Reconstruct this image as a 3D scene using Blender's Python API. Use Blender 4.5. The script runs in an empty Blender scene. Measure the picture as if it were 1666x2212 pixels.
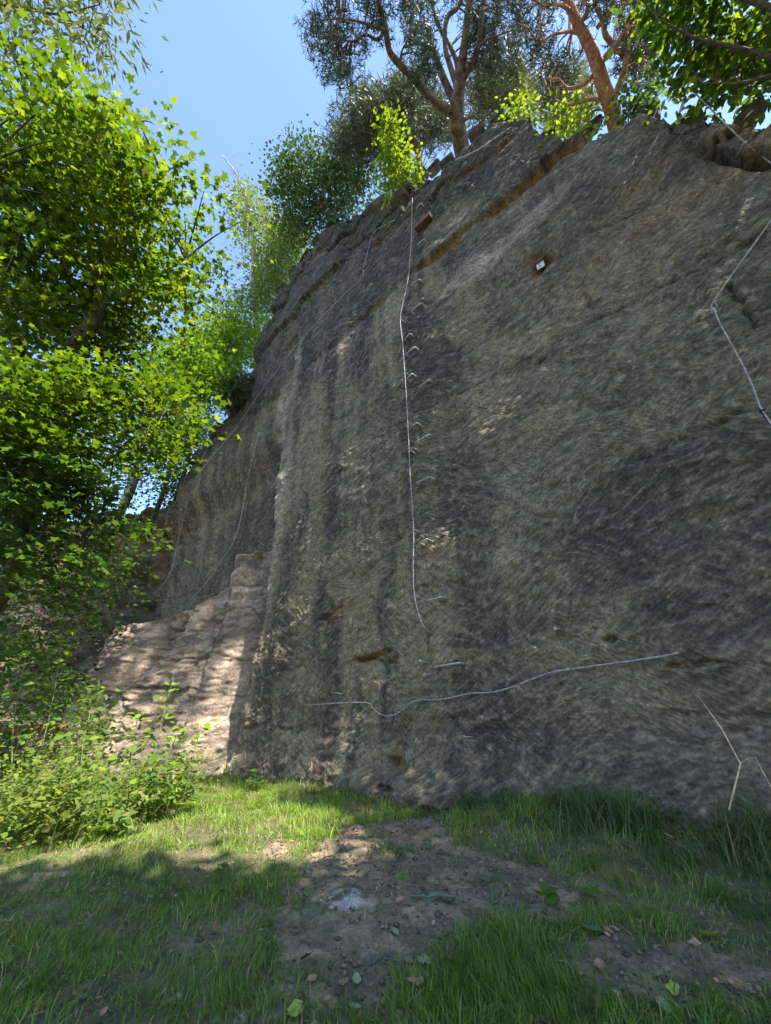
import bpy, math, random
import numpy as np
from mathutils import Vector

SC = bpy.context.scene
COLL = SC.collection
R = math.radians

# ------------------------------------------------------------------ camera, world, sun, exposure
PITCH = 27.25
cam_d = bpy.data.cameras.new('camera')
cam = bpy.data.objects.new('camera', cam_d)
COLL.objects.link(cam)
cam.location = (0, 0, 1.0)
cam.rotation_euler = (R(90 + PITCH), 0, 0)
cam_d.sensor_fit = 'VERTICAL'
cam_d.sensor_height = 36.0
cam_d.lens = 36.0 * 928.0 / 2212.0
cam_d.clip_start = 0.05
cam_d.clip_end = 2000
SC.camera = cam

SUN_EL = 55.0
SUN_H = (0.700, -0.714)                       # horizontal direction towards the sun
SUN = np.array([SUN_H[0] * math.cos(R(SUN_EL)), SUN_H[1] * math.cos(R(SUN_EL)), math.sin(R(SUN_EL))])
world = bpy.data.worlds.new('World')
SC.world = world
world.use_nodes = True
wn = world.node_tree
bg = wn.nodes['Background']
sky = wn.nodes.new('ShaderNodeTexSky')
sky.sky_type = 'NISHITA'
sky.sun_disc = False
sky.sun_elevation = R(SUN_EL)
sky.sun_rotation = math.atan2(SUN_H[0], SUN_H[1])
sky.air_density = 1.0
sky.dust_density = 0.3
sky.ozone_density = 2.6
wn.links.new(sky.outputs[0], bg.inputs[0])
bg.inputs[1].default_value = 0.15
sun_d = bpy.data.lights.new('sun', 'SUN')
sun_d.energy = 5.0
sun_d.angle = R(0.55)
sun_d.color = (1.0, 0.93, 0.82)
sun = bpy.data.objects.new('sun', sun_d)
COLL.objects.link(sun)
sun.rotation_euler = Vector(SUN).to_track_quat('Z', 'Y').to_euler()
SC.view_settings.view_transform = 'Standard'
SC.view_settings.look = 'None'
SC.view_settings.exposure = 1.78
SC.view_settings.gamma = 1.0
SC.cycles.max_bounces = 8
SC.cycles.transparent_max_bounces = 8
SC.cycles.diffuse_bounces = 4

# ------------------------------------------------------------------ noise
def _hash(ix, iy, seed):
    n = (ix.astype(np.int64) * 374761393 + iy.astype(np.int64) * 668265263 + seed * 974711) & 0xffffffff
    n = ((n ^ (n >> 13)) * 1274126177) & 0xffffffff
    return ((n ^ (n >> 16)) & 0xffffff) / float(0xffffff)

def perlin(x, y, seed=0):
    x = np.asarray(x, dtype=np.float64); y = np.asarray(y, dtype=np.float64)
    x, y = np.broadcast_arrays(x, y)
    ix = np.floor(x); iy = np.floor(y); fx = x - ix; fy = y - iy
    sx = fx * fx * (3 - 2 * fx); sy = fy * fy * (3 - 2 * fy)
    def g(dx, dy):
        a = _hash(ix + dx, iy + dy, seed) * 2 * np.pi
        return np.cos(a) * (fx - dx) + np.sin(a) * (fy - dy)
    a = g(0, 0) * (1 - sx) + g(1, 0) * sx
    b = g(0, 1) * (1 - sx) + g(1, 1) * sx
    return (a * (1 - sy) + b * sy) * 1.5

def fbm(x, y, octs=4, seed=0, gain=0.5):
    s = 0; a = 1; f = 1
    for k in range(octs):
        s = s + a * perlin(x * f, y * f, seed + k * 17)
        a *= gain; f *= 2.03
    return s

def voronoi(x, y, seed=0):
    ix = np.floor(x); iy = np.floor(y)
    f1 = np.full(x.shape, 9.0); f2 = np.full(x.shape, 9.0); cid = np.zeros(x.shape)
    for dx in (-1, 0, 1):
        for dy in (-1, 0, 1):
            cx = ix + dx; cy = iy + dy
            px = cx + _hash(cx, cy, seed) - x; py = cy + _hash(cx, cy, seed + 7) - y
            d = np.sqrt(px * px + py * py)
            near = d < f1
            f2 = np.where(near, f1, np.minimum(f2, d))
            cid = np.where(near, _hash(cx, cy, seed + 13), cid)
            f1 = np.where(near, d, f1)
    return f1, f2 - f1, cid

def sstep(a, b, x):
    t = np.clip((x - a) / (b - a), 0, 1)
    return t * t * (3 - 2 * t)

# ------------------------------------------------------------------ geometry of the place
CP, SP = math.cos(R(PITCH)), math.sin(R(PITCH))
D0 = 9.2                                    # the quarry wall crosses the line of sight 9.2 m away
WD = np.array([0.7398, -0.6728, 0.0])       # along the wall, to the right
WN = np.array([-0.6728, -0.7398, 0.0])      # out of the wall
P0 = np.array([0.0, D0, 0.0])

def ray(px, py):                            # measured on the photograph at 1666 x 2212
    a = px - 833.0; b = 1106.0 - py
    return np.array([a, 928 * CP - b * SP, 928 * SP + b * CP])

def on_wall(px, py, out=0.0):
    r = ray(px, py)
    k = (P0 @ WN + out) / (r @ WN)
    p = k * r
    return float((p - P0) @ WD), float(1.0 + p[2])

def WP(u, out, z):                          # wall coordinates to world
    return P0 + WD * u + WN * out + np.array([0, 0, z])

def wpt(px, py, out=0.1):
    u, z = on_wall(px, py, out)
    return WP(u, out, z)

def at_r(px, py, rng):
    r = ray(px, py); r = r / np.linalg.norm(r)
    return np.array([0, 0, 1.0]) + r * rng

def ground_h(x, y):
    x = np.asarray(x, float); y = np.asarray(y, float)
    h = -0.47 + 0.47 * sstep(2.0, 9.0, y)
    out = (x - P0[0]) * WN[0] + (y - P0[1]) * WN[1]
    u = x * WD[0] + (y - D0) * WD[1]
    h = h + 0.28 * np.exp(-np.clip(out, 0, 9) ** 2 / 1.2) * sstep(0.6, 3.5, u)
    h = h - 0.10 * np.exp(-((u - 1.0) ** 2) / 1.0 - (out - .3) ** 2)
    h = h + 0.55 * sstep(-5.5, -9.5, x) * sstep(8.0, 12.0, y)
    h = h + 2.2 * sstep(-9, -18, x) * sstep(4, 22, y)
    h = h + 0.045 * fbm(x * 0.9, y * 0.9, 3, 5) + 0.02 * fbm(x * 4, y * 4, 2, 9)
    return h

def on_ground(px, py):
    r = ray(px, py)
    ks = np.geomspace(0.0005, 0.08, 700)
    p = np.array([0, 0, 1.0]) + r * ks[:, None]
    g = ground_h(p[:, 0], p[:, 1])
    i = int(np.argmax(p[:, 2] <= g)) if (p[:, 2] <= g).any() else len(ks) - 1
    return np.array([p[i, 0], p[i, 1], float(g[i])])

# ------------------------------------------------------------------ object helpers
def props(o, label=None, cat=None, group=None, kind=None):
    if label: o['label'] = label
    if cat: o['category'] = cat
    if group: o['group'] = group
    if kind: o['kind'] = kind
    return o

def make_mesh(name, V, F, col=None, smooth=True):
    """V (n,3); F list of (m,k) index arrays"""
    me = bpy.data.meshes.new(name)
    V = np.ascontiguousarray(V, dtype=np.float32)
    Fs = [np.asarray(f, dtype=np.int32) for f in (F if isinstance(F, list) else [F]) if len(f)]
    nl = sum(f.size for f in Fs); npoly = sum(len(f) for f in Fs)
    me.vertices.add(len(V)); me.loops.add(nl); me.polygons.add(npoly)
    me.vertices.foreach_set('co', V.ravel())
    me.loops.foreach_set('vertex_index', np.concatenate([f.ravel() for f in Fs]))
    tot = np.concatenate([np.full(len(f), f.shape[1], np.int32) for f in Fs])
    st = np.concatenate([[0], np.cumsum(tot)[:-1]]).astype(np.int32)
    me.polygons.foreach_set('loop_start', st)
    try: me.polygons.foreach_set('loop_total', tot)
    except Exception: pass
    me.update(calc_edges=True)
    if smooth: me.polygons.foreach_set('use_smooth', np.ones(npoly, bool))
    if col is not None:
        a = me.color_attributes.new('Col', 'FLOAT_COLOR', 'POINT')
        c = np.ones((len(V), 4), np.float32); c[:, :3] = col
        a.data.foreach_set('color', c.ravel())
    return me

def link(name, me, mat=None, parent=None, loc=None):
    o = bpy.data.objects.new(name, me)
    COLL.objects.link(o)
    if mat and me and not me.materials: me.materials.append(mat)
    if parent: o.parent = parent
    if loc is not None: o.location = loc
    return o

def empty(name, loc, label, cat, group=None):
    o = bpy.data.objects.new(name, None); COLL.objects.link(o)
    o.location = tuple(float(v) for v in loc); o.empty_display_size = 0.1
    return props(o, label, cat, group)

class MB:
    """collects tubes and boxes in world space"""
    def __init__(s): s.V = []; s.Q = []; s.T = []; s.n = 0
    def add(s, V, Q=None, T=None):
        s.V.append(np.asarray(V, float))
        if Q is not None and len(Q): s.Q.append(np.asarray(Q) + s.n)
        if T is not None and len(T): s.T.append(np.asarray(T) + s.n)
        s.n += len(V)
    def tube(s, pts, rad, k=6, cap=True, twist=None):
        pts = np.asarray(pts, float); m = len(pts)
        rad = np.full(m, rad) if np.isscalar(rad) else np.asarray(rad, float)
        t = np.gradient(pts, axis=0); t /= (np.linalg.norm(t, axis=1)[:, None] + 1e-9)
        ref = np.array([0.13, 0.21, 0.97]) if abs(t[0][2]) < 0.9 else np.array([1.0, 0.1, 0.05])
        a = np.cross(t[0], ref); a /= np.linalg.norm(a)
        A = []
        for i in range(m):
            a = a - t[i] * (a @ t[i]); a /= (np.linalg.norm(a) + 1e-9); A.append(a)
        A = np.array(A); B = np.cross(t, A)
        th = np.linspace(0, 2 * np.pi, k, endpoint=False)
        V = pts[:, None, :] + rad[:, None, None] * (np.cos(th)[None, :, None] * A[:, None, :] + np.sin(th)[None, :, None] * B[:, None, :])
        if twist is not None:
            V += twist
        V = V.reshape(-1, 3)
        i = np.arange(m - 1)[:, None] * k; j = np.arange(k)[None, :]; j2 = (j + 1) % k
        Q = np.stack([i + j, i + j2, i + k + j2, i + k + j], -1).reshape(-1, 4)
        T = []
        if cap:
            T = [[0, q + 1, q] for q in range(1, k - 1)] + [[(m - 1) * k, (m - 1) * k + q, (m - 1) * k + q + 1] for q in range(1, k - 1)]
        s.add(V, Q, T)
    def box(s, c, ax, ay, az):
        c = np.asarray(c, float)
        V = [c + i * ax + j * ay + k * az for i in (-1, 1) for j in (-1, 1) for k in (-1, 1)]
        s.add(V, [[0, 1, 3, 2], [4, 6, 7, 5], [0, 4, 5, 1], [2, 3, 7, 6], [0, 2, 6, 4], [1, 5, 7, 3]])
    def build(s, name, mat, parent=None, smooth=True, col=None, origin=None):
        V = np.concatenate(s.V)
        o0 = np.array(parent.location) if parent else (np.asarray(origin, float) if origin is not None else V.mean(0))
        F = []
        if s.Q: F.append(np.concatenate(s.Q))
        if s.T: F.append(np.concatenate(s.T))
        me = make_mesh(name, V - o0, F, col, smooth)
        o = link(name, me, mat, parent)
        if not parent: o.location = o0
        return o

def smooth_path(P, n=6):
    P = np.asarray(P, float)
    if len(P) < 3: return P
    Q = np.vstack([2 * P[0] - P[1], P, 2 * P[-1] - P[-2]])
    out = []
    for i in range(1, len(Q) - 2):
        for t in np.linspace(0, 1, n, endpoint=False):
            out.append(0.5 * ((2 * Q[i]) + (-Q[i - 1] + Q[i + 1]) * t + (2 * Q[i - 1] - 5 * Q[i] + 4 * Q[i + 1] - Q[i + 2]) * t * t
                              + (-Q[i - 1] + 3 * Q[i] - 3 * Q[i + 1] + Q[i + 2]) * t ** 3))
    out.append(P[-1])
    return np.array(out)

def in_poly(x, y, poly):
    poly = np.asarray(poly, float); ins = np.zeros(np.shape(x), bool); n = len(poly)
    for i in range(n):
        x1, y1 = poly[i][:2]; x2, y2 = poly[(i + 1) % n][:2]
        c = ((y1 > y) != (y2 > y)) & (x < (x2 - x1) * (y - y1) / (y2 - y1 + 1e-12) + x1)
        ins ^= c
    return ins

# ------------------------------------------------------------------ materials
def new_mat(name):
    m = bpy.data.materials.new(name); m.use_nodes = True
    return m, m.node_tree, m.node_tree.nodes['Principled BSDF']

def node(nt, typ, **kw):
    n = nt.nodes.new(typ)
    for k, v in kw.items():
        if k in n.inputs: n.inputs[k].default_value = v
        else: setattr(n, k, v)
    return n

def mulcol(nt, a, b, fac=1.0):
    m = nt.nodes.new('ShaderNodeMix'); m.data_type = 'RGBA'; m.blend_type = 'MULTIPLY'; m.inputs[0].default_value = fac
    nt.links.new(a, m.inputs[6]); nt.links.new(b, m.inputs[7])
    return m.outputs[2]

def ramp(nt, src, stops):
    r = nt.nodes.new('ShaderNodeValToRGB'); nt.links.new(src, r.inputs[0])
    el = r.color_ramp.elements
    el[0].position = stops[0][0]; el[0].color = (*stops[0][1], 1)
    el[1].position = stops[-1][0]; el[1].color = (*stops[-1][1], 1)
    for p, c in stops[1:-1]:
        e = el.new(p); e.color = (*c, 1)
    return r.outputs[0]

def rock_mat(name, strokes=True, bump=0.03, contrast=(0.66, 1.4)):
    m, nt, b = new_mat(name)
    at = node(nt, 'ShaderNodeAttribute', attribute_name='Col')
    tc = node(nt, 'ShaderNodeTexCoord')
    n1 = node(nt, 'ShaderNodeTexNoise', Scale=22.0, Detail=6.0, Roughness=0.65)
    nt.links.new(tc.outputs['Object'], n1.inputs['Vector'])
    lo, hi = contrast
    c1 = ramp(nt, n1.outputs[0], [(0.36, (lo, lo, lo)), (0.5, (1, 1, 1)), (0.66, (hi, hi * .98, hi * .93))])
    col = mulcol(nt, at.outputs['Color'], c1)
    hs = [(n1.outputs[0], 0.6)]
    if strokes:
        mk = node(nt, 'ShaderNodeTexNoise', Scale=.42, Detail=4.0, Distortion=.6)
        nt.links.new(tc.outputs['Object'], mk.inputs['Vector'])
        wn_ = node(nt, 'ShaderNodeTexNoise', Scale=3.0, Detail=3.0); nt.links.new(tc.outputs['Object'], wn_.inputs['Vector'])
        wv = node(nt, 'ShaderNodeVectorMath', operation='MULTIPLY_ADD'); wv.inputs[1].default_value = (.22, .22, .22)
        nt.links.new(wn_.outputs['Color'], wv.inputs[0]); nt.links.new(tc.outputs['Object'], wv.inputs[2])
        outs = []
        for ang, sx, sz in ((38, 6.5, 25), (-32, 6.0, 24), (10, 4.6, 21)):
            mp0 = node(nt, 'ShaderNodeMapping'); mp0.inputs['Rotation'].default_value = (0, R(ang), 0)
            mp = node(nt, 'ShaderNodeMapping'); mp.inputs['Scale'].default_value = (sx, 3, sz)
            n = node(nt, 'ShaderNodeTexVoronoi', Scale=1.0, feature='F1'); n.inputs['Randomness'].default_value = 1.0
            nt.links.new(wv.outputs[0], mp0.inputs[0]); nt.links.new(mp0.outputs[0], mp.inputs[0])
            nt.links.new(mp.outputs[0], n.inputs['Vector']); outs.append(n.outputs['Distance'])
        acc = outs[0]
        for o_, (a0, a1) in zip(outs[1:], ((.46, .53), (.56, .62))):
            mr = node(nt, 'ShaderNodeMapRange'); mr.inputs[1].default_value = a0; mr.inputs[2].default_value = a1
            nt.links.new(mk.outputs[0], mr.inputs[0])
            mx = nt.nodes.new('ShaderNodeMix'); nt.links.new(mr.outputs[0], mx.inputs[0]); nt.links.new(acc, mx.inputs[2]); nt.links.new(o_, mx.inputs[3]); acc = mx.outputs[0]
        c = ramp(nt, acc, [(0.10, (1.28, 1.25, 1.18)), (0.42, (1.02, 1.02, 1.0)), (0.80, (.66, .66, .67))])
        col = mulcol(nt, col, c, 1.0)
        hs.append((acc, -1.0))
    n3 = node(nt, 'ShaderNodeTexNoise', Scale=7.0, Detail=9.0, Roughness=0.72, Distortion=.3)
    nt.links.new(tc.outputs['Object'], n3.inputs['Vector'])
    c3 = ramp(nt, n3.outputs[0], [(0.34, (.50, .49, .49)), (0.44, (.95, .95, .95)), (.54, (1.03, 1.03, 1.02)), (0.66, (1.45, 1.4, 1.3))])
    col = mulcol(nt, col, c3, .85)
    hs.append((n3.outputs[0], 1.8))
    h = None
    for s, w in hs:
        mm = node(nt, 'ShaderNodeMath', operation='MULTIPLY'); nt.links.new(s, mm.inputs[0]); mm.inputs[1].default_value = w
        if h is None: h = mm.outputs[0]
        else:
            ad = node(nt, 'ShaderNodeMath', operation='ADD'); nt.links.new(h, ad.inputs[0]); nt.links.new(mm.outputs[0], ad.inputs[1]); h = ad.outputs[0]
    bp = node(nt, 'ShaderNodeBump', Strength=1.0, Distance=bump)
    nt.links.new(h, bp.inputs['Height']); nt.links.new(bp.outputs[0], b.inputs['Normal'])
    nt.links.new(col, b.inputs['Base Color'])
    b.inputs['Roughness'].default_value = 0.85
    b.inputs['Specular IOR Level'].default_value = 0.25
    return m

def leaf_mat(name, trans=0.45, gloss=0.45, spec=0.35, tcol=(1.6, 1.5, 0.5)):
    m, nt, b = new_mat(name)
    at = node(nt, 'ShaderNodeAttribute', attribute_name='Col')
    oi = node(nt, 'ShaderNodeObjectInfo')
    hv = node(nt, 'ShaderNodeMapRange'); hv.inputs[3].default_value = 0.8; hv.inputs[4].default_value = 1.2
    nt.links.new(oi.outputs['Random'], hv.inputs[0])
    hs = node(nt, 'ShaderNodeHueSaturation'); nt.links.new(hv.outputs[0], hs.inputs['Value']); nt.links.new(at.outputs['Color'], hs.inputs['Color'])
    nt.links.new(hs.outputs[0], b.inputs['Base Color'])
    b.inputs['Roughness'].default_value = gloss
    b.inputs['Specular IOR Level'].default_value = spec
    tr = node(nt, 'ShaderNodeBsdfTranslucent')
    mc = nt.nodes.new('ShaderNodeMix'); mc.data_type = 'RGBA'; mc.blend_type = 'MULTIPLY'; mc.inputs[0].default_value = 1
    mc.clamp_result = False
    mc.inputs[7].default_value = (*tcol, 1)
    nt.links.new(hs.outputs[0], mc.inputs[6]); nt.links.new(mc.outputs[2], tr.inputs[0])
    mx = node(nt, 'ShaderNodeMixShader'); mx.inputs[0].default_value = trans
    nt.links.new(b.outputs[0], mx.inputs[1]); nt.links.new(tr.outputs[0], mx.inputs[2])
    nt.links.new(mx.outputs[0], nt.nodes['Material Output'].inputs[0])
    return m

def bark_mat(name, c0, c1, scale=9.0, stretch=(1, 1, .25), bump=.03):
    m, nt, b = new_mat(name)
    tc = node(nt, 'ShaderNodeTexCoord'); mp = node(nt, 'ShaderNodeMapping'); mp.inputs['Scale'].default_value = stretch
    nt.links.new(tc.outputs['Object'], mp.inputs[0])
    v = node(nt, 'ShaderNodeTexVoronoi', Scale=scale, feature='DISTANCE_TO_EDGE')
    n = node(nt, 'ShaderNodeTexNoise', Scale=scale * .8, Detail=5.0, Distortion=.4)
    nt.links.new(mp.outputs[0], v.inputs['Vector']); nt.links.new(mp.outputs[0], n.inputs['Vector'])
    cc = ramp(nt, n.outputs[0], [(.35, c0), (.65, c1)])
    vv = ramp(nt, v.outputs[0], [(0.0, (.55, .52, .5)), (.12, (1, 1, 1))])
    nt.links.new(mulcol(nt, cc, vv, .8), b.inputs['Base Color'])
    ad = node(nt, 'ShaderNodeMath', operation='ADD'); nt.links.new(v.outputs[0], ad.inputs[0]); nt.links.new(n.outputs[0], ad.inputs[1])
    bp = node(nt, 'ShaderNodeBump', Strength=.9, Distance=bump); nt.links.new(ad.outputs[0], bp.inputs['Height']); nt.links.new(bp.outputs[0], b.inputs['Normal'])
    b.inputs['Roughness'].default_value = .9
    return m

def metal_mat(name, c0, c1, rough=.45, metallic=.8, twist=0):
    m, nt, b = new_mat(name)
    tc = node(nt, 'ShaderNodeTexCoord')
    n = node(nt, 'ShaderNodeTexNoise', Scale=18.0, Detail=5.0)
    nt.links.new(tc.outputs['Object'], n.inputs['Vector'])
    nt.links.new(ramp(nt, n.outputs[0], [(.4, c0), (.62, c1)]), b.inputs['Base Color'])
    b.inputs['Metallic'].default_value = metallic; b.inputs['Roughness'].default_value = rough
    if twist:
        w = node(nt, 'ShaderNodeTexWave', Scale=twist, wave_type='BANDS', bands_direction='DIAGONAL')
        nt.links.new(tc.outputs['Object'], w.inputs['Vector'])
        bp = node(nt, 'ShaderNodeBump', Strength=.6, Distance=.004); nt.links.new(w.outputs[0], bp.inputs['Height']); nt.links.new(bp.outputs[0], b.inputs['Normal'])
    return m

def attr_mat(name, rough=.9, bump=.02, scale=30., lohi=(.55, 1.35)):
    m, nt, b = new_mat(name)
    at = node(nt, 'ShaderNodeAttribute', attribute_name='Col')
    tc = node(nt, 'ShaderNodeTexCoord')
    n1 = node(nt, 'ShaderNodeTexNoise', Scale=scale, Detail=7.0, Roughness=.7)
    n2 = node(nt, 'ShaderNodeTexNoise', Scale=scale * .22, Detail=5.0)
    for n in (n1, n2): nt.links.new(tc.outputs['Object'], n.inputs['Vector'])
    c = mulcol(nt, at.outputs['Color'], ramp(nt, n1.outputs[0], [(.33, (lohi[0],) * 3), (.66, (lohi[1],) * 3)]))
    c = mulcol(nt, c, ramp(nt, n2.outputs[0], [(.35, (.7, .72, .74)), (.65, (1.25, 1.2, 1.12))]))
    nt.links.new(c, b.inputs['Base Color']); b.inputs['Roughness'].default_value = rough
    bp = node(nt, 'ShaderNodeBump', Strength=1, Distance=bump); nt.links.new(n1.outputs[0], bp.inputs['Height']); nt.links.new(bp.outputs[0], b.inputs['Normal'])
    return m

M = {}
M['wall'] = rock_mat('chiselled_sandstone', True, 0.03)
M['rock'] = rock_mat('broken_sandstone', False, 0.05, (.7, 1.25))
M['soil'] = attr_mat('forest_soil')
M['leaf'] = leaf_mat('maple_leaf_green', .5, .42, .4)
M['leafbright'] = leaf_mat('young_leaf_green', .55, .45, .3)
M['birch'] = leaf_mat('birch_leaf_green', .35, .5, .35, (1.4, 1.35, .6))
M['needle'] = leaf_mat('pine_needle_green', .15, .5, .35, (1.2, 1.2, .6))
M['grass'] = leaf_mat('grass_green', .4, .5, .3, (1.5, 1.45, .6))
M['deadleaf'] = leaf_mat('dry_leaf', .12, .6, .3, (1.2, 1, .8))
M['bark_dark'] = bark_mat('dark_maple_bark', (.05, .04, .03), (.12, .10, .075))
M['bark_pine'] = bark_mat('grey_pine_bark', (.10, .065, .055), (.26, .19, .16), 7., (1, 1, .35), .05)
M['bark_red'] = bark_mat('orange_pine_bark', (.30, .13, .07), (.52, .28, .18), 13., (1, 1, .35), .02)
M['bark_birch'] = bark_mat('white_birch_bark', (.30, .28, .26), (.75, .73, .70), 4., (1, 1, 2.5), .01)
M['twig'] = bark_mat('twig_bark', (.10, .06, .045), (.2, .12, .09), 14.)
M['stem'] = bark_mat('green_stem', (.08, .11, .03), (.16, .2, .06), 14.)
M['steel'] = metal_mat('galvanised_cable', (.20, .195, .19), (.42, .41, .40), .55, .35, 60)
M['iron'] = metal_mat('dark_rebar_iron', (.26, .235, .21), (.48, .44, .40), .55, .3, 45)
M['iron_bright'] = metal_mat('bright_rebar_iron', (.35, .34, .33), (.6, .58, .56), .4, .75, 45)
M['black'] = metal_mat('black_plastic_guard', (.01, .01, .01), (.02, .02, .02), .5, 0)
M['rust'] = metal_mat('rusty_steel', (.12, .045, .02), (.28, .12, .06), .8, .2)
M['wood'] = bark_mat('weathered_red_wood', (.08, .035, .028), (.15, .075, .058), 6., (1, 1, 1), .01)
M['woodend'] = bark_mat('pale_cut_wood', (.42, .30, .18), (.60, .46, .30), 9., (1, 1, 1), .01)

# ------------------------------------------------------------------ ground
rng = np.random.default_rng(11)
def grid_faces(nr, nc):
    i = np.arange(nr - 1)[:, None] * nc; j = np.arange(nc - 1)[None, :]
    return np.stack([i + j, i + j + 1, i + nc + j + 1, i + nc + j], -1).reshape(-1, 4)

def gpix(poly): return [on_ground(*p)[:2] for p in poly]
PATH = gpix([(938, 1758), (860, 1772), (760, 1790), (700, 1818), (650, 1870), (610, 1930), (585, 1990), (575, 2060), (600, 2130), (585, 2205),
             (800, 2205), (840, 2140), (900, 2075), (985, 2025), (1090, 1985), (1160, 1990), (1240, 2000), (1270, 1965), (1230, 1920), (1180, 1880), (1060, 1850), (985, 1815), (955, 1785)])
BARE2 = gpix([(1210, 2050), (1300, 2010), (1450, 2030), (1560, 2060), (1666, 2110), (1666, 2195), (1500, 2180), (1330, 2160), (1230, 2110)])
BARE3 = gpix([(560, 1870), (640, 1840), (620, 1815), (570, 1830)])
BARE4 = gpix([(330, 2010), (430, 1990), (520, 2000), (480, 2040), (380, 2060)])

def bare_mask(x, y):
    wx = x + .10 * fbm(x * 3, y * 3, 2, 41); wy = y + .10 * fbm(x * 3, y * 3, 2, 42)
    m = np.zeros(np.shape(x))
    for P, w in ((PATH, 1.), (BARE2, .9), (BARE3, .8), (BARE4, .7)):
        m = np.maximum(m, in_poly(wx, wy, P) * w)
    return m

def axis(parts):
    out = []
    for a, b, st in parts: out.append(np.arange(a, b, st))
    return np.concatenate(out)
gx = axis([(-400, -60, 20), (-60, -14, 1.5), (-14, -7, .15), (-7, 7, .04), (7, 14, .2), (14, 60, 2), (60, 401, 20)])
gy = axis([(-400, -40, 20), (-40, 0, 2), (0, 2.5, .25), (2.5, 13, .04), (13, 22, .16), (22, 70, 1.5), (70, 401, 20)])
X, Y = np.meshgrid(gx, gy)
bm_ = bare_mask(X, Y)
Z = ground_h(X, Y)
Z = Z + bm_ * (0.018 * fbm(X * 7, Y * 7, 3, 77)) * 1.0
n0 = fbm(X * 1.3, Y * 1.3, 4, 21)
c_soil = np.array([.125, .105, .055]); c_dark = np.array([.065, .062, .028]); c_path = np.array([.185, .142, .092]); c_tan = np.array([.26, .165, .11])
t = sstep(-.5, .5, n0)[..., None]
col = c_dark * (1 - t) + c_soil * t
pt = sstep(-.5, .4, fbm(X * 2.2, Y * 2.2, 4, 33))[..., None]
colp = (c_path * .72) * (1 - pt) + c_path * 1.25 * pt
mos = sstep(.1, .5, fbm(X * 3.1, Y * 3.1, 3, 36))[..., None] * .6
colp = colp * (1 - mos) + np.array([.075, .08, .038]) * mos
chalk = on_ground(745, 1945)
cd = np.exp(-(((X - chalk[0]) / .20) ** 2 + ((Y - chalk[1]) / .13) ** 2))
cm = np.clip(cd * 1.8 * sstep(-.25, .35, fbm(X * 9, Y * 9, 3, 51)) , 0, 1)[..., None]
m3 = bm_[..., None]
col = col * (1 - m3) + colp * m3
pk = on_ground(860, 1790); pkm = (np.exp(-((X - pk[0]) ** 2 / 1.3 + (Y - pk[1]) ** 2 / .8)) * .85 + .55 * np.exp(-((X + 7) ** 2 / 14 + (Y - 11) ** 2 / 14)))[..., None] * sstep(-.4, .3, fbm(X * 5, Y * 5, 3, 61))[..., None]
col = col * (1 - pkm) + c_tan * pkm
col = col * (1 - cm) + np.array([.42, .39, .38]) * cm
me = make_mesh('ground', np.stack([X, Y, Z], -1).reshape(-1, 3), grid_faces(len(gy), len(gx)), col.reshape(-1, 3))
props(link('ground', me, M['soil']), 'mossy trodden earth and soil at the foot of the quarry wall', kind='structure')

# ------------------------------------------------------------------ the quarry wall
U_L, U_R = -19.0, 15.0
u_ax = axis([(U_L, -5.2, .05), (-5.2, 9.0, .0275), (9.0, U_R, .15)])
SKY = [(-19, 13.2), (-16.7, 14.6), (-14.4, 15.0)] + [on_wall(*p) for p in ((440, 930), (500, 868), (522, 820), (545, 790), (560, 740), (580, 690), (600, 640), (622, 610), (650, 565), (680, 540), (700, 508), (735, 490), (765, 474), (800, 455), (850, 435),
       (880, 402), (920, 378), (950, 362), (985, 335), (1020, 303), (1045, 282), (1060, 265), (1090, 256), (1112, 256), (1135, 246), (1148, 262), (1165, 277), (1190, 280), (1215, 290), (1250, 276), (1280, 284), (1310, 270), (1335, 262), (1375, 240),
       (1395, 236), (1420, 238), (1445, 252), (1500, 252), (1560, 258), (1600, 250), (1666, 243))] + [(10.5, 9.6), (15, 8.8)]
SKY = np.array(sorted(SKY))
def ztop(u):
    return np.interp(u, SKY[:, 0], SKY[:, 1]) + .10 * perlin(u * 1.3, u * 0 + 3.3, 5) + .10 * perlin(u * 3.7, u * 0 + 9.3, 6)
def line(pts, out=0): 
    a = np.array(sorted([on_wall(*p) for p in pts])); return a
def lz(L, u): return np.interp(u, L[:, 0], L[:, 1])
ARR = np.array([on_wall(*p)[::-1] for p in ((500, 1670), (525, 1560), (560, 1400), (590, 1180), (600, 1000), (615, 900), (640, 780))])   # z -> u
def arris(z): return np.interp(z, ARR[:, 0], ARR[:, 1]) + .10 * perlin(z * 1.1, z * 0 + 1.7, 8) + .04 * perlin(z * 5, z * 0, 9)
SEAM = line([(470, 905), (545, 885), (630, 825), (720, 745), (805, 664), (890, 590), (933, 560), (1016, 493), (1088, 439), (1150, 385), (1214, 326), (1262, 300), (1290, 280)])
SEAM2 = line([(740, 590), (870, 482), (894, 464), (962, 416), (1080, 326), (1130, 280)])
SEAM3 = line([(470, 860), (530, 800), (585, 737), (668, 647), (730, 580), (800, 520)])
CR1 = line([(850, 905), (960, 870), (1067, 814), (1128, 778), (1283, 692), (1373, 652), (1427, 616), (1517, 580), (1643, 508), (1700, 480)])
CR2 = line([(1480, 575), (1513, 555), (1578, 519), (1620, 495)])
CR3 = line([(1100, 760), (1200, 700), (1270, 665)])
CR4 = line([(1243, 519), (1340, 480), (1400, 450)])
CR5 = line([(1000, 1120), (1180, 1050), (1360, 1010), (1500, 930), (1640, 880)])
CR6 = line([(560, 1465), (700, 1425), (790, 1418), (880, 1440)])
CR7 = line([(580, 1400), (700, 1335), (780, 1300), (900, 1265)])
CR8 = line([(760, 1180), (850, 1130), (1000, 1075), (1250, 960)])
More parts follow.
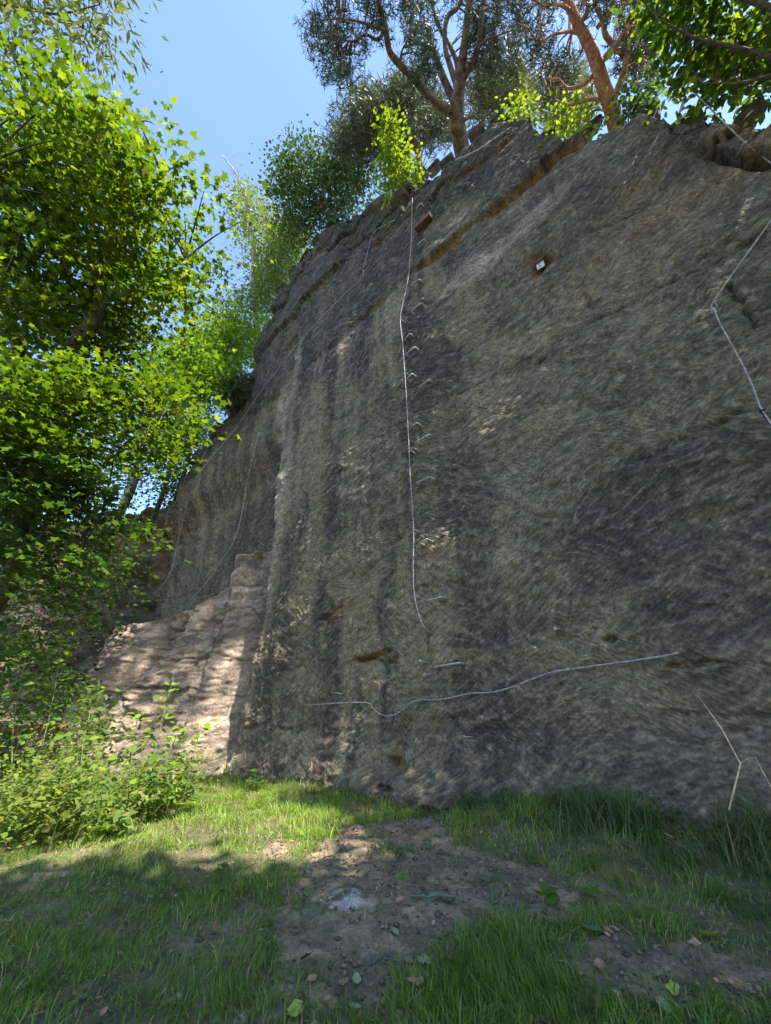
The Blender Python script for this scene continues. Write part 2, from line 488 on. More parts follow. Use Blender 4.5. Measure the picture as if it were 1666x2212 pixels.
CR9 = line([(560, 1580), (650, 1570), (700, 1562)])

def blob(U, Zz, px, py, ru, rz, rot=0.0):
    u0, z0 = on_wall(px, py); c, s = math.cos(rot), math.sin(rot)
    a = (U - u0) * c + (Zz - z0) * s; b = -(U - u0) * s + (Zz - z0) * c
    return np.exp(-((a / ru) ** 2 + (b / rz) ** 2))

def strokes(U, Zz):
    m = sstep(-.15, .15, fbm(U * .35, Zz * .5, 3, 101))
    m2 = sstep(.0, .2, fbm(U * .45, Zz * .6, 3, 131))
    r = 0
    def st(ang, fa, fb, seed):
        a = R(ang); A = U * math.cos(a) + Zz * math.sin(a); B = -U * math.sin(a) + Zz * math.cos(a)
        w = .25 * perlin(A * .8, B * .8, seed + 3)
        n = perlin(A * fa, (B + w) * fb, seed)
        return 1 - np.abs(n) * 2.2
    s1 = st(40, 1.6, 7.5, 151); s2 = st(-32, 1.5, 7.0, 161); s3 = st(12, 1.0, 6.5, 171)
    return (s1 * m + s2 * (1 - m)) * (1 - m2) + s3 * m2

def wall_out(U, Zz):
    """how far the rock stands out of the wall plane, and its colour"""
    big = .11 * fbm(U * .16, Zz * .22, 3, 201) + .05 * fbm(U * .7, Zz * 1.0, 3, 211)
    o = big
    # bedding: small steps of the courses
    zw = Zz + .12 * fbm(U * .35, Zz * .2, 3, 221) - .01 * U
    bed = np.floor(zw * .85); bh = _hash(bed, bed * 0, 231) ; o = o + (bh - .5) * .025
    fr = zw * .85 - bed
    bw = sstep(-.1, .5, perlin(U * .4, bed * 3.1, 235))
    o = o - .012 * np.exp(-(np.minimum(fr, 1 - fr) / .03) ** 2) * bw
    stz = strokes(U, Zz)
    o = o + .013 * stz
    fine = fbm(U * 6, Zz * 7, 3, 241)
    o = o + .014 * fine + .02 * fbm(U * 2.2, Zz * 2.6, 3, 242) - .03 * sstep(.35, .8, fbm(U * 3.1, Zz * 4.5, 4, 243))
    # ---- seams and cracks
    top_rock = sstep(-.05, .10, Zz - lz(SEAM, U)) * sstep(-9.5, -8.0, U) * sstep(6.7, 6.3, U)
    o = o + top_rock * (.05 + .10 * sstep(.5, 2, U) + .04 * perlin(U * .8, Zz * .3, 251))
    recess = np.exp(-((Zz - lz(SEAM, U) + .10) / .095) ** 2) * sstep(-9.5, -8.5, U) * sstep(6.6, 6.2, U)
    open1 = sstep(1.4, 1.7, U) * sstep(3.0, 2.6, U) + sstep(3.6, 4.0, U) * sstep(6.4, 6.1, U) * 1.3 + sstep(-4, -3, U) * sstep(1.3, 0.6, U) * .35 * sstep(-.2, .3, perlin(U * .9, U * 0, 252))
    o = o - recess * (.02 + .20 * open1)
    s3m = sstep(-10.2, -9.8, U) * sstep(-1.8, -2.4, U)
    top3 = sstep(-.04, .08, Zz - lz(SEAM3, U)) * s3m
    o = o + top3 * .22
    s2m = sstep(-1.5, -.5, U) * sstep(5.2, 4.6, U)
    d2 = Zz - lz(SEAM2, U)
    o = o + sstep(-.04, .06, d2) * s2m * .05 - np.exp(-((d2 + .06) / .07) ** 2) * s2m * .09
    crack = np.zeros(U.shape)
    for L, w, dp in ((CR1, .028, .06), (CR2, .035, .09), (CR3, .03, .05), (CR4, .04, .07), (CR5, .035, .05), (CR6, .03, .05), (CR7, .03, .03), (CR8, .03, .03), (CR9, .03, .04)):
        j = .05 * perlin(U * 4, U * 0 + L[0, 0], 261) + .03 * perlin(U * 11, U * 0, 262)
        mm = sstep(L[0, 0], L[0, 0] + .4, U) * sstep(L[-1, 0], L[-1, 0] - .4, U)
        vary = .4 + .6 * sstep(-.3, .3, perlin(U * 1.1, U * 0 + 5, 263))
        k = np.exp(-((Zz - lz(L, U) - j) / w) ** 2) * mm * vary
        o = o - dp * k; crack = np.maximum(crack, k * dp / .1)
    # short steep crack at the right
    ua, za = on_wall(1574, 616); ub, zb = on_wall(1632, 706)
    f = np.clip((za - Zz) / (za - zb), 0, 1); uc = ua + (ub - ua) * f + .05 * perlin(Zz * 6, Zz * 0, 265)
    k = np.exp(-((U - uc) / .03) ** 2) * (Zz < za + .05) * (Zz > zb - .05); o = o - .08 * k; crack = np.maximum(crack, k)
    # ---- hollows
    j = .06 * fbm(U * 4, Zz * 5, 3, 271)
    hol = np.zeros(U.shape); org = np.zeros(U.shape)
    def hollow(px, py, ru, rz, dep, rot=0, orange=0., sharp=3.0):
        nonlocal o, hol, org
        b = blob(U, Zz + j * rz * 3, px, py, ru, rz, rot); b = sstep(.25, .25 + 1 / sharp, b)
        o = o - dep * b; hol = np.maximum(hol, b); org = np.maximum(org, b * orange)
    hollow(800, 1417, .50, .055, .20, .16, 1.)
    hollow(778, 1426, .28, .05, .16, .02, .8)
    hollow(845, 1424, .14, .045, .14, .35, 1.)
    hollow(703, 1331, .20, .07, .14, .1, .5)
    hollow(735, 1315, .40, .04, .03, .3, 1.)
    hollow(868, 1652, .28, .10, .20, -.3, .8)
    hollow(853, 1648, .05, .06, .12, 0, .0)
    hollow(865, 1625, .10, .15, .08, 0, .7)
    hollow(1168, 572, .24, .24, .22, .2, .9, 5.)
    hollow(1150, 567, .30, .13, .07, .4, .4)
    hollow(1320, 1381, .09, .05, .14, 0, .0)
    hollow(1165, 778, .13, .05, .10, .2, .0)
    hollow(630, 730, .62, .16, .22, .45, .9)
    hollow(712, 1093, .16, .06, .05, .1, .4)
    hollow(1272, 655, .10, .07, .05, 0, .3)
    hollow(860, 1700, .30, .05, .08, 0, 0.)
    for px, py in ((1280, 1355), (1358, 1288), (1389, 1293), (1444, 1289), (1239, 1414), (1372, 1480)):
        hollow(px, py, .035, .022, .015, .2, .8)
    hollow(1500, 1435, .35, .04, .07, 0, .2)
    hollow(925, 1385, .05, .2, .02, 0, 0.)
    # ---- the foot of the wall swells out, with an undercut lump
    foot = np.exp(-np.clip(Zz + .1, 0, 9) / .55)
    o = o + .25 * foot * (1 + .6 * fbm(U * .8, Zz, 2, 281))
    o = o + .38 * np.exp(-((U - .85) / 1.1) ** 2 - ((Zz - .12) / .30) ** 2)
    o = o + .09 * foot * (1 - np.abs(fbm(U * 1.6, Zz * 2.6, 3, 283)) * 2)
    # ---- top right: broken cap over a dark cave
    capz = ztop(U) - 1.05 + .25 * perlin(U * 1.2, U * 0, 291)
    rm = sstep(7.0, 8.0, U)
    bx, bed2, bid = voronoi(U * 1.3 + .4 * perlin(U, Zz, 293), Zz * 2.4 + .3 * perlin(U * 2, Zz * 2, 294), 295)
    capm = sstep(-.15, .15, Zz - capz) * rm
    o = o + capm * (.06 + .28 * (bid - .45)) - .10 * capm * np.exp(-(bed2 / .08) ** 2)
    cave = sstep(-.10, .06, Zz - (capz - .55)) * sstep(.06, -.06, Zz - capz) * sstep(7.6, 8.4, U)
    o = o - cave * .75
    # ---- upper left: broken blocks near the rim
    dz = ztop(U) - Zz
    rim = sstep(3.2, 1.0, dz + .5 * perlin(U * .8, Zz * .5, 301)) * sstep(4.8, 3.0, U)
    rx, re, rid = voronoi(U * .9 + .35 * fbm(U, Zz, 2, 303), Zz * 1.7 + .25 * fbm(U * 1.4, Zz * 1.4, 2, 304), 305)
    o = o + rim * (.30 * (rid - .55) - .08 * np.exp(-(re / .07) ** 2))
    o = o - sstep(.5, .42, dz + .2 * rid) * .30 - sstep(.22, .16, dz + .12 * rid) * .25
    # ---- left of the arris the face is cut back
    ar = arris(Zz)
    back = sstep(0, -.14, U - ar)
    depth = .95 * (1 - .85 * sstep(9.5, 11.5, Zz))
    o = o - back * depth
    o = o + .05 * np.exp(-np.abs(U - ar - .15) / .15) * sstep(12, 9, Zz) * perlin(U * 3, Zz * 3, 309)
    uL = np.interp(Zz, [-1, 3, 5, 8, 12, 15], [-18.7, -18.4, -17.9, -17.1, -16.6, -14.6]) + .35 * fbm(Zz * .7, Zz * 0 + 4, 4, 312)
    o = o - .5 * sstep(-11, -15, U) + sstep(-12, -14, U) * .18 * fbm(U * 1.2, Zz * 1.0, 4, 311) - np.clip(uL - U, 0, 9) * 2.5 * (1 + .3 * fbm(U * .8, Zz * .6, 3, 313))

    # ================= colour (stains, lichen, fresh faces, darker hollows, painted raking light and cave shade) =================
    base = np.array([.118, .098, .073]); dark = np.array([.048, .042, .037]); tan = np.array([.255, .20, .122]); lite = np.array([.36, .31, .23])
    ORG = np.array([.32, .18, .065]); brown = np.array([.125, .092, .060])
    C = np.broadcast_to(base, U.shape + (3,)).copy()
    def mixc(w, c):
        nonlocal C
        w = np.clip(w, 0, 1)[..., None]; C = C * (1 - w) + np.asarray(c) * w
    lowf = fbm(U * .45, Zz * .7, 4, 321); mid = fbm(U * 1.5, Zz * 2.4, 4, 331)
    mixc(sstep(-.1, .6, lowf) * .42, dark)
    mixc(sstep(.0, .7, -lowf) * .45, brown)
    mixc(sstep(.1, .8, fbm(U * .6 + 9, Zz * 1.1, 4, 341)) * .55, tan)
    mixc(sstep(.1, .7, mid) * .28, dark)
    # vertical water streaks, strongest under the rim at the left
    stv = fbm(U * 1.5 + .25 * perlin(U, Zz * .8, 351), Zz * .10, 4, 352)
    up = sstep(7, 14, Zz) * sstep(5.5, 3.0, U) * (1 - .5 * sstep(-7, -9, U))
    left = sstep(4.5, 1.0, U) * (1 - .65 * sstep(-5, -6.5, U))
    mixc(sstep(.0, .30, stv) * (.15 + .52 * left + .35 * up), dark * .85)
    mixc(sstep(.08, .40, -stv) * (.10 + .45 * left + .10 * up), tan)
    fr1 = fbm(U * 7, Zz * 9, 4, 343); mixc(sstep(.3, .7, fr1) * .25, lite); mixc(sstep(.25, .7, -fr1) * .30, dark * .8)
    mixc(top_rock * .70, dark * .85); mixc(top3 * .3, dark * .8); mixc(rim * .65, dark * .75)
    mixc(top3 * .45, dark)
    for px, py, ru, rz, rot, w in ((925, 745, .9, 2.2, .15, .95), (930, 1000, .8, 2.2, 0, .6), (850, 560, .8, 1.4, 0, .7), (1120, 300, 1.3, .9, .5, .6), (1020, 390, .35, 1.0, .3, .55), (1500, 1080, 1.8, 1.0, .1, .75), (1560, 1330, 1.1, .35, 0, .85),
                                   (1400, 1230, 1.6, .30, 0, .6), (930, 1500, .30, .45, 0, .75), (900, 1600, .5, .3, 0, .5), (860, 1140, .9, .35, 0, .55), (1010, 1270, 1.0, .5, 0, .3), (1330, 1100, 1.4, .5, .3, .4),
                                   (690, 1550, .5, .15, 0, .4), (620, 1420, .9, .3, .3, .45), (1150, 1500, 1.2, .3, 0, .35), (950, 1700, 1.4, .35, 0, .5), (1290, 460, .8, .3, .2, .5), (1230, 1330, .8, .2, 0, .4),
                                   (480, 1150, 1.4, 1.6, 0, .6), (560, 1050, .9, 2.0, 0, .5), (800, 620, 1.0, 1.2, .3, .5), (1130, 900, .8, .4, .4, .35), (1600, 1000, 1.0, .6, 0, .5)):
        b = blob(U + .25 * mid, Zz + .25 * lowf, px, py, ru, rz, rot)
        mixc(sstep(.15, .65, b) * w * (.75 + .3 * mid), dark * .9)
    for px, py, ru, rz, rot, w, c in ((610, 1620, 1.5, .32, .0, .65, tan), (700, 1660, 1.0, .2, 0, .5, tan), (735, 1230, .55, .9, 0, .6, tan), (645, 1290, .7, .25, .3, .5, tan), (990, 480, .9, 1.0, .4, .45, tan),
                                      (1080, 540, 1.6, .35, .35, .75, lite), (1010, 590, 1.0, .3, .35, .6, lite), (1000, 900, 1.2, .8, .4, .35, tan), (1350, 560, 2.0, .9, .3, .3, tan), (760, 1560, .35, .12, 0, .6, brown * 1.3),  # the two lite patches here paint raking sunlight onto the rock
                                      (900, 1560, .3, .5, 0, .5, brown), (665, 940, .7, 2.2, .1, .7, tan), (610, 900, .5, 2.0, 0, .65, lite), (760, 900, .9, 1.6, .2, .4, tan), (600, 1120, .40, 3.2, 0, .85, lite), (640, 800, .3, 1.6, 0, .7, lite), (1000, 700, .5, 1.2, .3, .5, tan), (840, 1640, .5, .4, 0, .4, tan), (1230, 1400, .9, .2, 0, .35, tan),
                                      (1000, 1420, .7, .2, 0, .55, tan), (1330, 1440, .8, .15, 0, .4, brown), (590, 1060, .25, 2.2, 0, .7, lite), (400, 1100, .5, 2.4, 0, .8, tan), (350, 1200, .5, 2.0, 0, .8, brown * 1.2),
                                      (1110, 1230, .5, .6, 0, .35, tan), (1150, 830, 1.4, .5, .4, .35, brown * 1.2), (1060, 990, .5, .4, .4, .4, brown * 1.3)):
        b = blob(U + .3 * mid, Zz + .3 * lowf, px, py, ru, rz, rot)
        mixc(sstep(.12, .7, b) * w * (.8 + .5 * mid), c)
    mixc(recess * np.clip(open1, 0, 1) * 1.3, ORG)
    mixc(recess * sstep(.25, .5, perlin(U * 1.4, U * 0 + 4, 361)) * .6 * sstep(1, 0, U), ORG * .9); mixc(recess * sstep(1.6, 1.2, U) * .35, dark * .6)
    mixc(np.exp(-((d2 + .06) / .08) ** 2) * s2m * .8, np.array([.14, .07, .04]))
    mixc(org * .85, ORG); mixc(hol * (1 - org) * .6, dark * .6)  # hollows without orange are coloured darker
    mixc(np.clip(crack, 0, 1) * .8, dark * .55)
    mixc(cave * .6, dark * .5)  # shade inside the cave painted into the rock colour
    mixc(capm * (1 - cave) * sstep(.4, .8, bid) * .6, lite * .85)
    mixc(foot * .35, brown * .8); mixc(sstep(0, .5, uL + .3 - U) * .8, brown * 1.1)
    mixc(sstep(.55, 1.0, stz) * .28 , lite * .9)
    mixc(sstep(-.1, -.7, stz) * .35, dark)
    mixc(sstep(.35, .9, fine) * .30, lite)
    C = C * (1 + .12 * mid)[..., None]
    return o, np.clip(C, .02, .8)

vt = (np.linspace(0, 1, 610)) ** 1.22
UU, VV = np.meshgrid(u_ax, vt)
ZT = ztop(u_ax)[None, :]
ZZ = -1.0 + (ZT + 1.0) * VV
OO, CC = wall_out(UU, ZZ)
# plateau behind the rim
nb = 34
bb = np.concatenate([np.linspace(.03, 1.2, 16), np.linspace(1.4, 14, nb - 16)])
UB, BB = np.meshgrid(u_ax, bb)
ZB = ZT + .06 * BB + .10 * fbm(UB * .9, BB * 1.1, 4, 371) * sstep(0, .6, BB) + .22 * (voronoi(UB * .7, BB * .9, 373)[2] - .5) * sstep(.05, .2, BB)
OB = OO[-1:, :] - BB
CB = np.array([.13, .115, .09])[None, None, :] * (1 + .5 * fbm(UB * 2, BB * 2, 3, 375))[..., None] + np.zeros(UB.shape + (3,))
mossb = sstep(-.1, .4, fbm(UB * .8, BB * .9, 3, 377))[..., None] * sstep(.5, 2, BB)[..., None]
CB = CB * (1 - mossb) + np.array([.07, .08, .03]) * mossb
GU = np.vstack([UU, UB]); GO = np.vstack([OO, OB]); GZ = np.vstack([ZZ, ZB]); GC = np.concatenate([CC, CB])
# left end returns into the hill
Vw = np.stack([GU, -GO, GZ], -1)
nr_ = GU.shape[0]
Lr = np.stack([np.full((nr_, 24), U_L), -(GO[:, :1] - np.linspace(14, .4, 24)[None, :]), GZ[:, :1] + np.zeros((1, 24))], -1)
Lr[..., 0] = U_L + .55 * fbm(Lr[..., 1] * .5, Lr[..., 2] * .6, 4, 381) * np.linspace(1, .1, 24)[None, :] - .2
Vw = np.concatenate([Lr, Vw], 1)
CL = np.array([.15, .125, .095]) * (1 + .5 * fbm(Lr[..., 1], Lr[..., 2], 3, 383))[..., None]
GC = np.concatenate([CL, GC], 1)
wall_rot = math.atan2(WD[1], WD[0])
me = make_mesh('cliff', Vw.reshape(-1, 3), grid_faces(Vw.shape[0], Vw.shape[1])[:, ::1], np.clip(GC, .01, 1).reshape(-1, 3))
cliff = link('cliff', me, M['wall']); cliff.location = P0; cliff.rotation_euler = (0, 0, wall_rot)
props(cliff, 'tall chiselled grey sandstone quarry wall with dark streaks', kind='structure')

SIL = np.array([(60, 1800), (150, 1590), (180, 1500), (212, 1440), (260, 1352), (350, 1338), (430, 1310), (480, 1278), (510, 1264), (517, 1202), (548, 1197), (578, 1190), (610, 1178)], float)
def project(p):
    d = np.asarray(p) - np.array([0, 0, 1.0]); a = d[0]; f = d[1] * CP + d[2] * SP; v = -d[1] * SP + d[2] * CP
    return 833 + 928 * a / f, 1106 - 928 * v / f
ub = np.arange(-15.5, -4.70, .034)
otb = np.interp(ub, [-15.5, -12.5, -9.5, -7.2, -6.0, -4.7], [3.8, 3.6, 2.7, 1.25, .0, -1.7])
ztb = []
for u_, o_ in zip(ub, otb):           # crest height that gives the skyline of the buttress
    zc_ = 5.0
    lo_, hi_ = -.5, 9.0
    for _ in range(30):
        zc_ = (lo_ + hi_) / 2; q_ = project(WP(u_, o_, zc_))
        if q_[1] > np.interp(q_[0], SIL[:, 0], SIL[:, 1]): lo_ = zc_
        else: hi_ = zc_
    ztb.append(zc_)
ztb = np.array(ztb) + .05 * perlin(ub * 2.2, ub * 0, 401)
FT = ([-13, -9, -7.5, -6, -5.1, -4.7], [2.0, 1.9, 1.6, 1.1, .3, -.2])
def butt_out(u, z):
    if u < -15.5 or u > -4.9: return -9
    zt = np.interp(u, ub, ztb)
    if z > zt + .1: 
        return float(np.interp(u, ub, otb)) - (z - zt) * 2.2 / 1.6
    v = np.clip((z + .9) / (zt + .9), 0, 1)
    return float(np.interp(u, ub, otb) + np.interp(u, *FT) * (1 - v) ** 1.3) + .12
def surf_out(u, z):
    """how far the rock stands out at wall coordinates u, z"""
    i = int(np.clip(np.searchsorted(u_ax, u), 1, len(u_ax) - 1))
    v = np.clip((z + 1.0) / (ZT[0, i] + 1.0), 0, 1); j = int(np.clip(np.searchsorted(vt, v), 0, len(vt) - 1))
    return float(OO[max(j - 4, 0):j + 5, max(i - 4, 0):i + 5].mean())
def wpt(px, py, out=0.1):
    """point a distance out in front of the rock surface"""
    o = out
    for _ in range(6):
        u, z = on_wall(px, py, o); o = .5 * o + .5 * (max(surf_out(u, z), butt_out(u, z)) + out)
    u, z = on_wall(px, py, o)
    return WP(u, o, z)
def uoz(p):
    d = p - P0
    return float(d @ WD), float(d @ WN), float(d[2])

# ------------------------------------------------------------------ the rough sunlit block left of the arris
nf, nk = 210, 46
vf = np.linspace(0, 1, nf)[:, None]
Uf = np.broadcast_to(ub[None, :], (nf, len(ub)))
Zf = -.9 + (ztb[None, :] + .9) * vf
foot = np.interp(ub, *FT)[None, :]
Of = otb[None, :] + foot * (1 - vf) ** 1.3
wU = Uf + .20 * fbm(Uf * .8, Zf * .8, 5, 403); wZ = Zf + .14 * fbm(Uf * 1.1 + 5, Zf * 1.1, 5, 404)
_, e1, i1 = voronoi(wU * .9, wZ * .95, 405)
_, e2, i2 = voronoi(wU * 2.1, wZ * 3.6, 406)
zc = wZ * 1.05; bedc = np.exp(-(np.minimum(zc % 1, 1 - zc % 1) / .045) ** 2) * sstep(-.2, .3, perlin(Uf * .5, np.floor(zc) * 2.7, 407))
dips = .30 * (i1 - .5) * sstep(0, .03, e1) + .09 * (i2 - .5) * sstep(0, .07, e2) - .05 * np.exp(-(e1 / .05) ** 2) - .02 * np.exp(-(e2 / .06) ** 2) - .015 * bedc
dips = dips + .22 * (.4 - np.abs(fbm(Uf * 1.3, Zf * 2.0, 5, 418))) + .06 * fbm(Uf * 2.4, Zf * 3.0, 5, 408) + .045 * fbm(Uf * 8, Zf * 9, 3, 409) - .10 * sstep(.45, .8, fbm(Uf * 1.9 + 3, Zf * 3.2, 4, 410))
# deep chimney between the two ribs
chx = np.interp(Zf, [-1, 1.5, 4.2, 6], [-8.6, -8.3, -7.2, -6.6])
dips = dips - 1.0 * np.exp(-((Uf - chx) / .28) ** 2) * sstep(4.6, 3.2, Zf)
Of = Of + dips * sstep(-4.9, -5.7, Uf) 
kb = np.linspace(0, 1, nk)[1:, None]
Uk = np.broadcast_to(ub[None, :], (nk - 1, len(ub)))
Otop = Of[-1:, :]
Ok_ = Otop + (-3.0 - Otop) * kb
rise = np.interp(ub, [-13, -10, -7, -6.4, -6.2, -4.7], [2.2, 2.0, 1.2, .8, .15, .15])[None, :]
Zk = ztb[None, :] + rise * kb ** 1.2 + .16 * fbm(Uk * 1.3, Ok_ * 1.6, 5, 411) * np.minimum(1, kb * 8) + .04 * np.sin(kb * 3.1)
Ub_ = np.vstack([Uf, Uk]); Ob_ = np.vstack([Of, Ok_]); Zb_ = np.vstack([Zf, Zk])
n1 = fbm(Ub_ * 1.1, Zb_ * 1.5 + Ob_, 4, 421)[..., None]; n2 = fbm(Ub_ * 4, Zb_ * 5 + Ob_ * 4, 3, 422)[..., None]
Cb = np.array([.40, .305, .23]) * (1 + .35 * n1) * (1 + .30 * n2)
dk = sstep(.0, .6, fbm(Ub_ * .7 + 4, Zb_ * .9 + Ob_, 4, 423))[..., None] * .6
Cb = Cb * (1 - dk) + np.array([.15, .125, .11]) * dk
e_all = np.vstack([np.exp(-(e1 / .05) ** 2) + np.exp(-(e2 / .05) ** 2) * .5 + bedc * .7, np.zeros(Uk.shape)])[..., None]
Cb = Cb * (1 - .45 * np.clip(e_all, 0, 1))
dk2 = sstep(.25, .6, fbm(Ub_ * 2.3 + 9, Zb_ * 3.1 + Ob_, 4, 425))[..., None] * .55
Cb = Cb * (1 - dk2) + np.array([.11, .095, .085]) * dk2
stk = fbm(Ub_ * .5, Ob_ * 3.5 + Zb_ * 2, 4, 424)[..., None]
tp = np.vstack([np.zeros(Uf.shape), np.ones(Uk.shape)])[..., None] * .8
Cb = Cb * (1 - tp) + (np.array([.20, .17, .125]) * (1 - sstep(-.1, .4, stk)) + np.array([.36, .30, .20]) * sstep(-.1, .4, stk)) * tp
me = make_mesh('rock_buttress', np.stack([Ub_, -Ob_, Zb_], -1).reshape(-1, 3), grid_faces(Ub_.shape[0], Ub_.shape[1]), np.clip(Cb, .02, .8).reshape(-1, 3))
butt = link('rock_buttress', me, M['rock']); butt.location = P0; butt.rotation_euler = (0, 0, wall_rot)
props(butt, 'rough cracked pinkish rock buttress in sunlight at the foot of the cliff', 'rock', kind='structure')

# ------------------------------------------------------------------ rocky bank beyond the left end
bx = np.arange(-34, -9.0, .10)
nv = 150
vv = np.linspace(0, 1, nv)[:, None]
bu = bx[None, :] + np.zeros((nv, 1))
yb = 20.5 + .18 * (bx + 12)
htop = np.interp(bx, [-34, -26, -20, -16, -13, -9], [9.5, 10.0, 11.0, 12.5, 13.8, 15.0]) + .4 * perlin(bx * .7, bx * 0, 431)
vz = .1 + htop[None, :] * np.minimum(vv / .8, 1)
_, e3, i3 = voronoi(bu * .6 + .4 * fbm(bu * .5, vz * .5, 2, 432), vz * 1.0 + .3 * fbm(bu, vz, 2, 433), 434)
by = yb[None, :] + 3.2 * (np.minimum(vv / .8, 1)) ** 1.4 + 1.1 * fbm(bu * .35, vz * .5, 4, 435) - .5 * (i3 - .5) * sstep(0, .15, e3) + .35 * fbm(bu * .9, vz * 1.6, 5, 436)
back = np.clip((vv - .8) / .2, 0, 1)
by = by + back * 16; vz = vz + back * 2.5 + .2 * fbm(bu * .8, by * .8, 3, 437) * back
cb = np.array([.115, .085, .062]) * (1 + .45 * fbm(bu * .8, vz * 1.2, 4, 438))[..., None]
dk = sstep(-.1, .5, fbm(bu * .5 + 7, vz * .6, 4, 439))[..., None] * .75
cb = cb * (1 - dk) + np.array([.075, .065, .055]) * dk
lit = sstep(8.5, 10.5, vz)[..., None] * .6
cb = cb * (1 - lit) + np.array([.27, .19, .14]) * lit  # paler upper slope: leaf litter, with its sunlight put into the colour
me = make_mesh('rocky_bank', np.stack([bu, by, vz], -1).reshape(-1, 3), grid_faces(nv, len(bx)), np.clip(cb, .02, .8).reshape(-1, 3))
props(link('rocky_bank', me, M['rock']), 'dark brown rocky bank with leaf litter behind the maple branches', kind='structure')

# wooded hill far behind so that the horizon is closed
hx, hy = np.meshgrid(np.linspace(-260, 260, 90), np.linspace(45, 200, 40))
hz = 3 + 10 * sstep(45, 120, hy) + 3 * fbm(hx * .02, hy * .02, 3, 441)
me = make_mesh('hill', np.stack([hx, hy, hz], -1).reshape(-1, 3), grid_faces(40, 90), np.broadcast_to(np.array([.06, .075, .03]), (3600, 3)))
props(link('hill', me, M['soil']), 'wooded hillside behind the cliff', kind='structure')

# ------------------------------------------------------------------ boulders on the rim
def boulder(seed, size, loc, label, rot=0, group='loose rocks along the rim of the quarry wall', tint=(.14, .125, .11), flat=(1, 1, 1)):
    r = np.random.default_rng(seed)
    nt_, npn = 40, 26
    th = np.linspace(0, np.pi, npn)[:, None]; ph = np.linspace(0, 2 * np.pi, nt_ + 1)[None, :]
    d = np.stack([np.sin(th) * np.cos(ph), np.sin(th) * np.sin(ph), np.cos(th) + 0 * ph], -1)
    N = np.vstack([np.array([[1, 0, 0], [-1, 0, 0], [0, 1, 0], [0, -1, 0], [0, 0, 1], [0, 0, -1]]) + r.normal(size=(6, 3)) * .16, r.normal(size=(4, 3))]); N /= np.linalg.norm(N, axis=1)[:, None]; dist = np.concatenate([r.uniform(.62, .85, 6), r.uniform(.75, 1.0, 4)])
    dd = d @ N.T; dd = np.where(dd > .05, dist / np.maximum(dd, .05), 9)
    rad = np.minimum(dd.min(-1), 1.25)
    rad = rad + .03 * fbm(d[..., 0] * 3 + d[..., 2] * 2 + seed, d[..., 1] * 3, 3, seed)
    rad[:, -1] = rad[:, 0]
    V = d * rad[..., None] * size * np.array(flat) * .62
    c = np.array(tint) * (1 + .5 * fbm(V[..., 0] * 3 / size + seed, V[..., 2] * 4 / size, 3, seed + 3))[..., None]
    me = make_mesh('boulder', V.reshape(-1, 3), grid_faces(npn, nt_ + 1), np.clip(c, .02, .7).reshape(-1, 3), smooth=False)
    o = link('boulder', me, M['rock'], loc=tuple(loc)); o.rotation_euler = (r.uniform(-.4, .4), r.uniform(-.4, .4), rot)
    return props(o, label, 'rock', group)

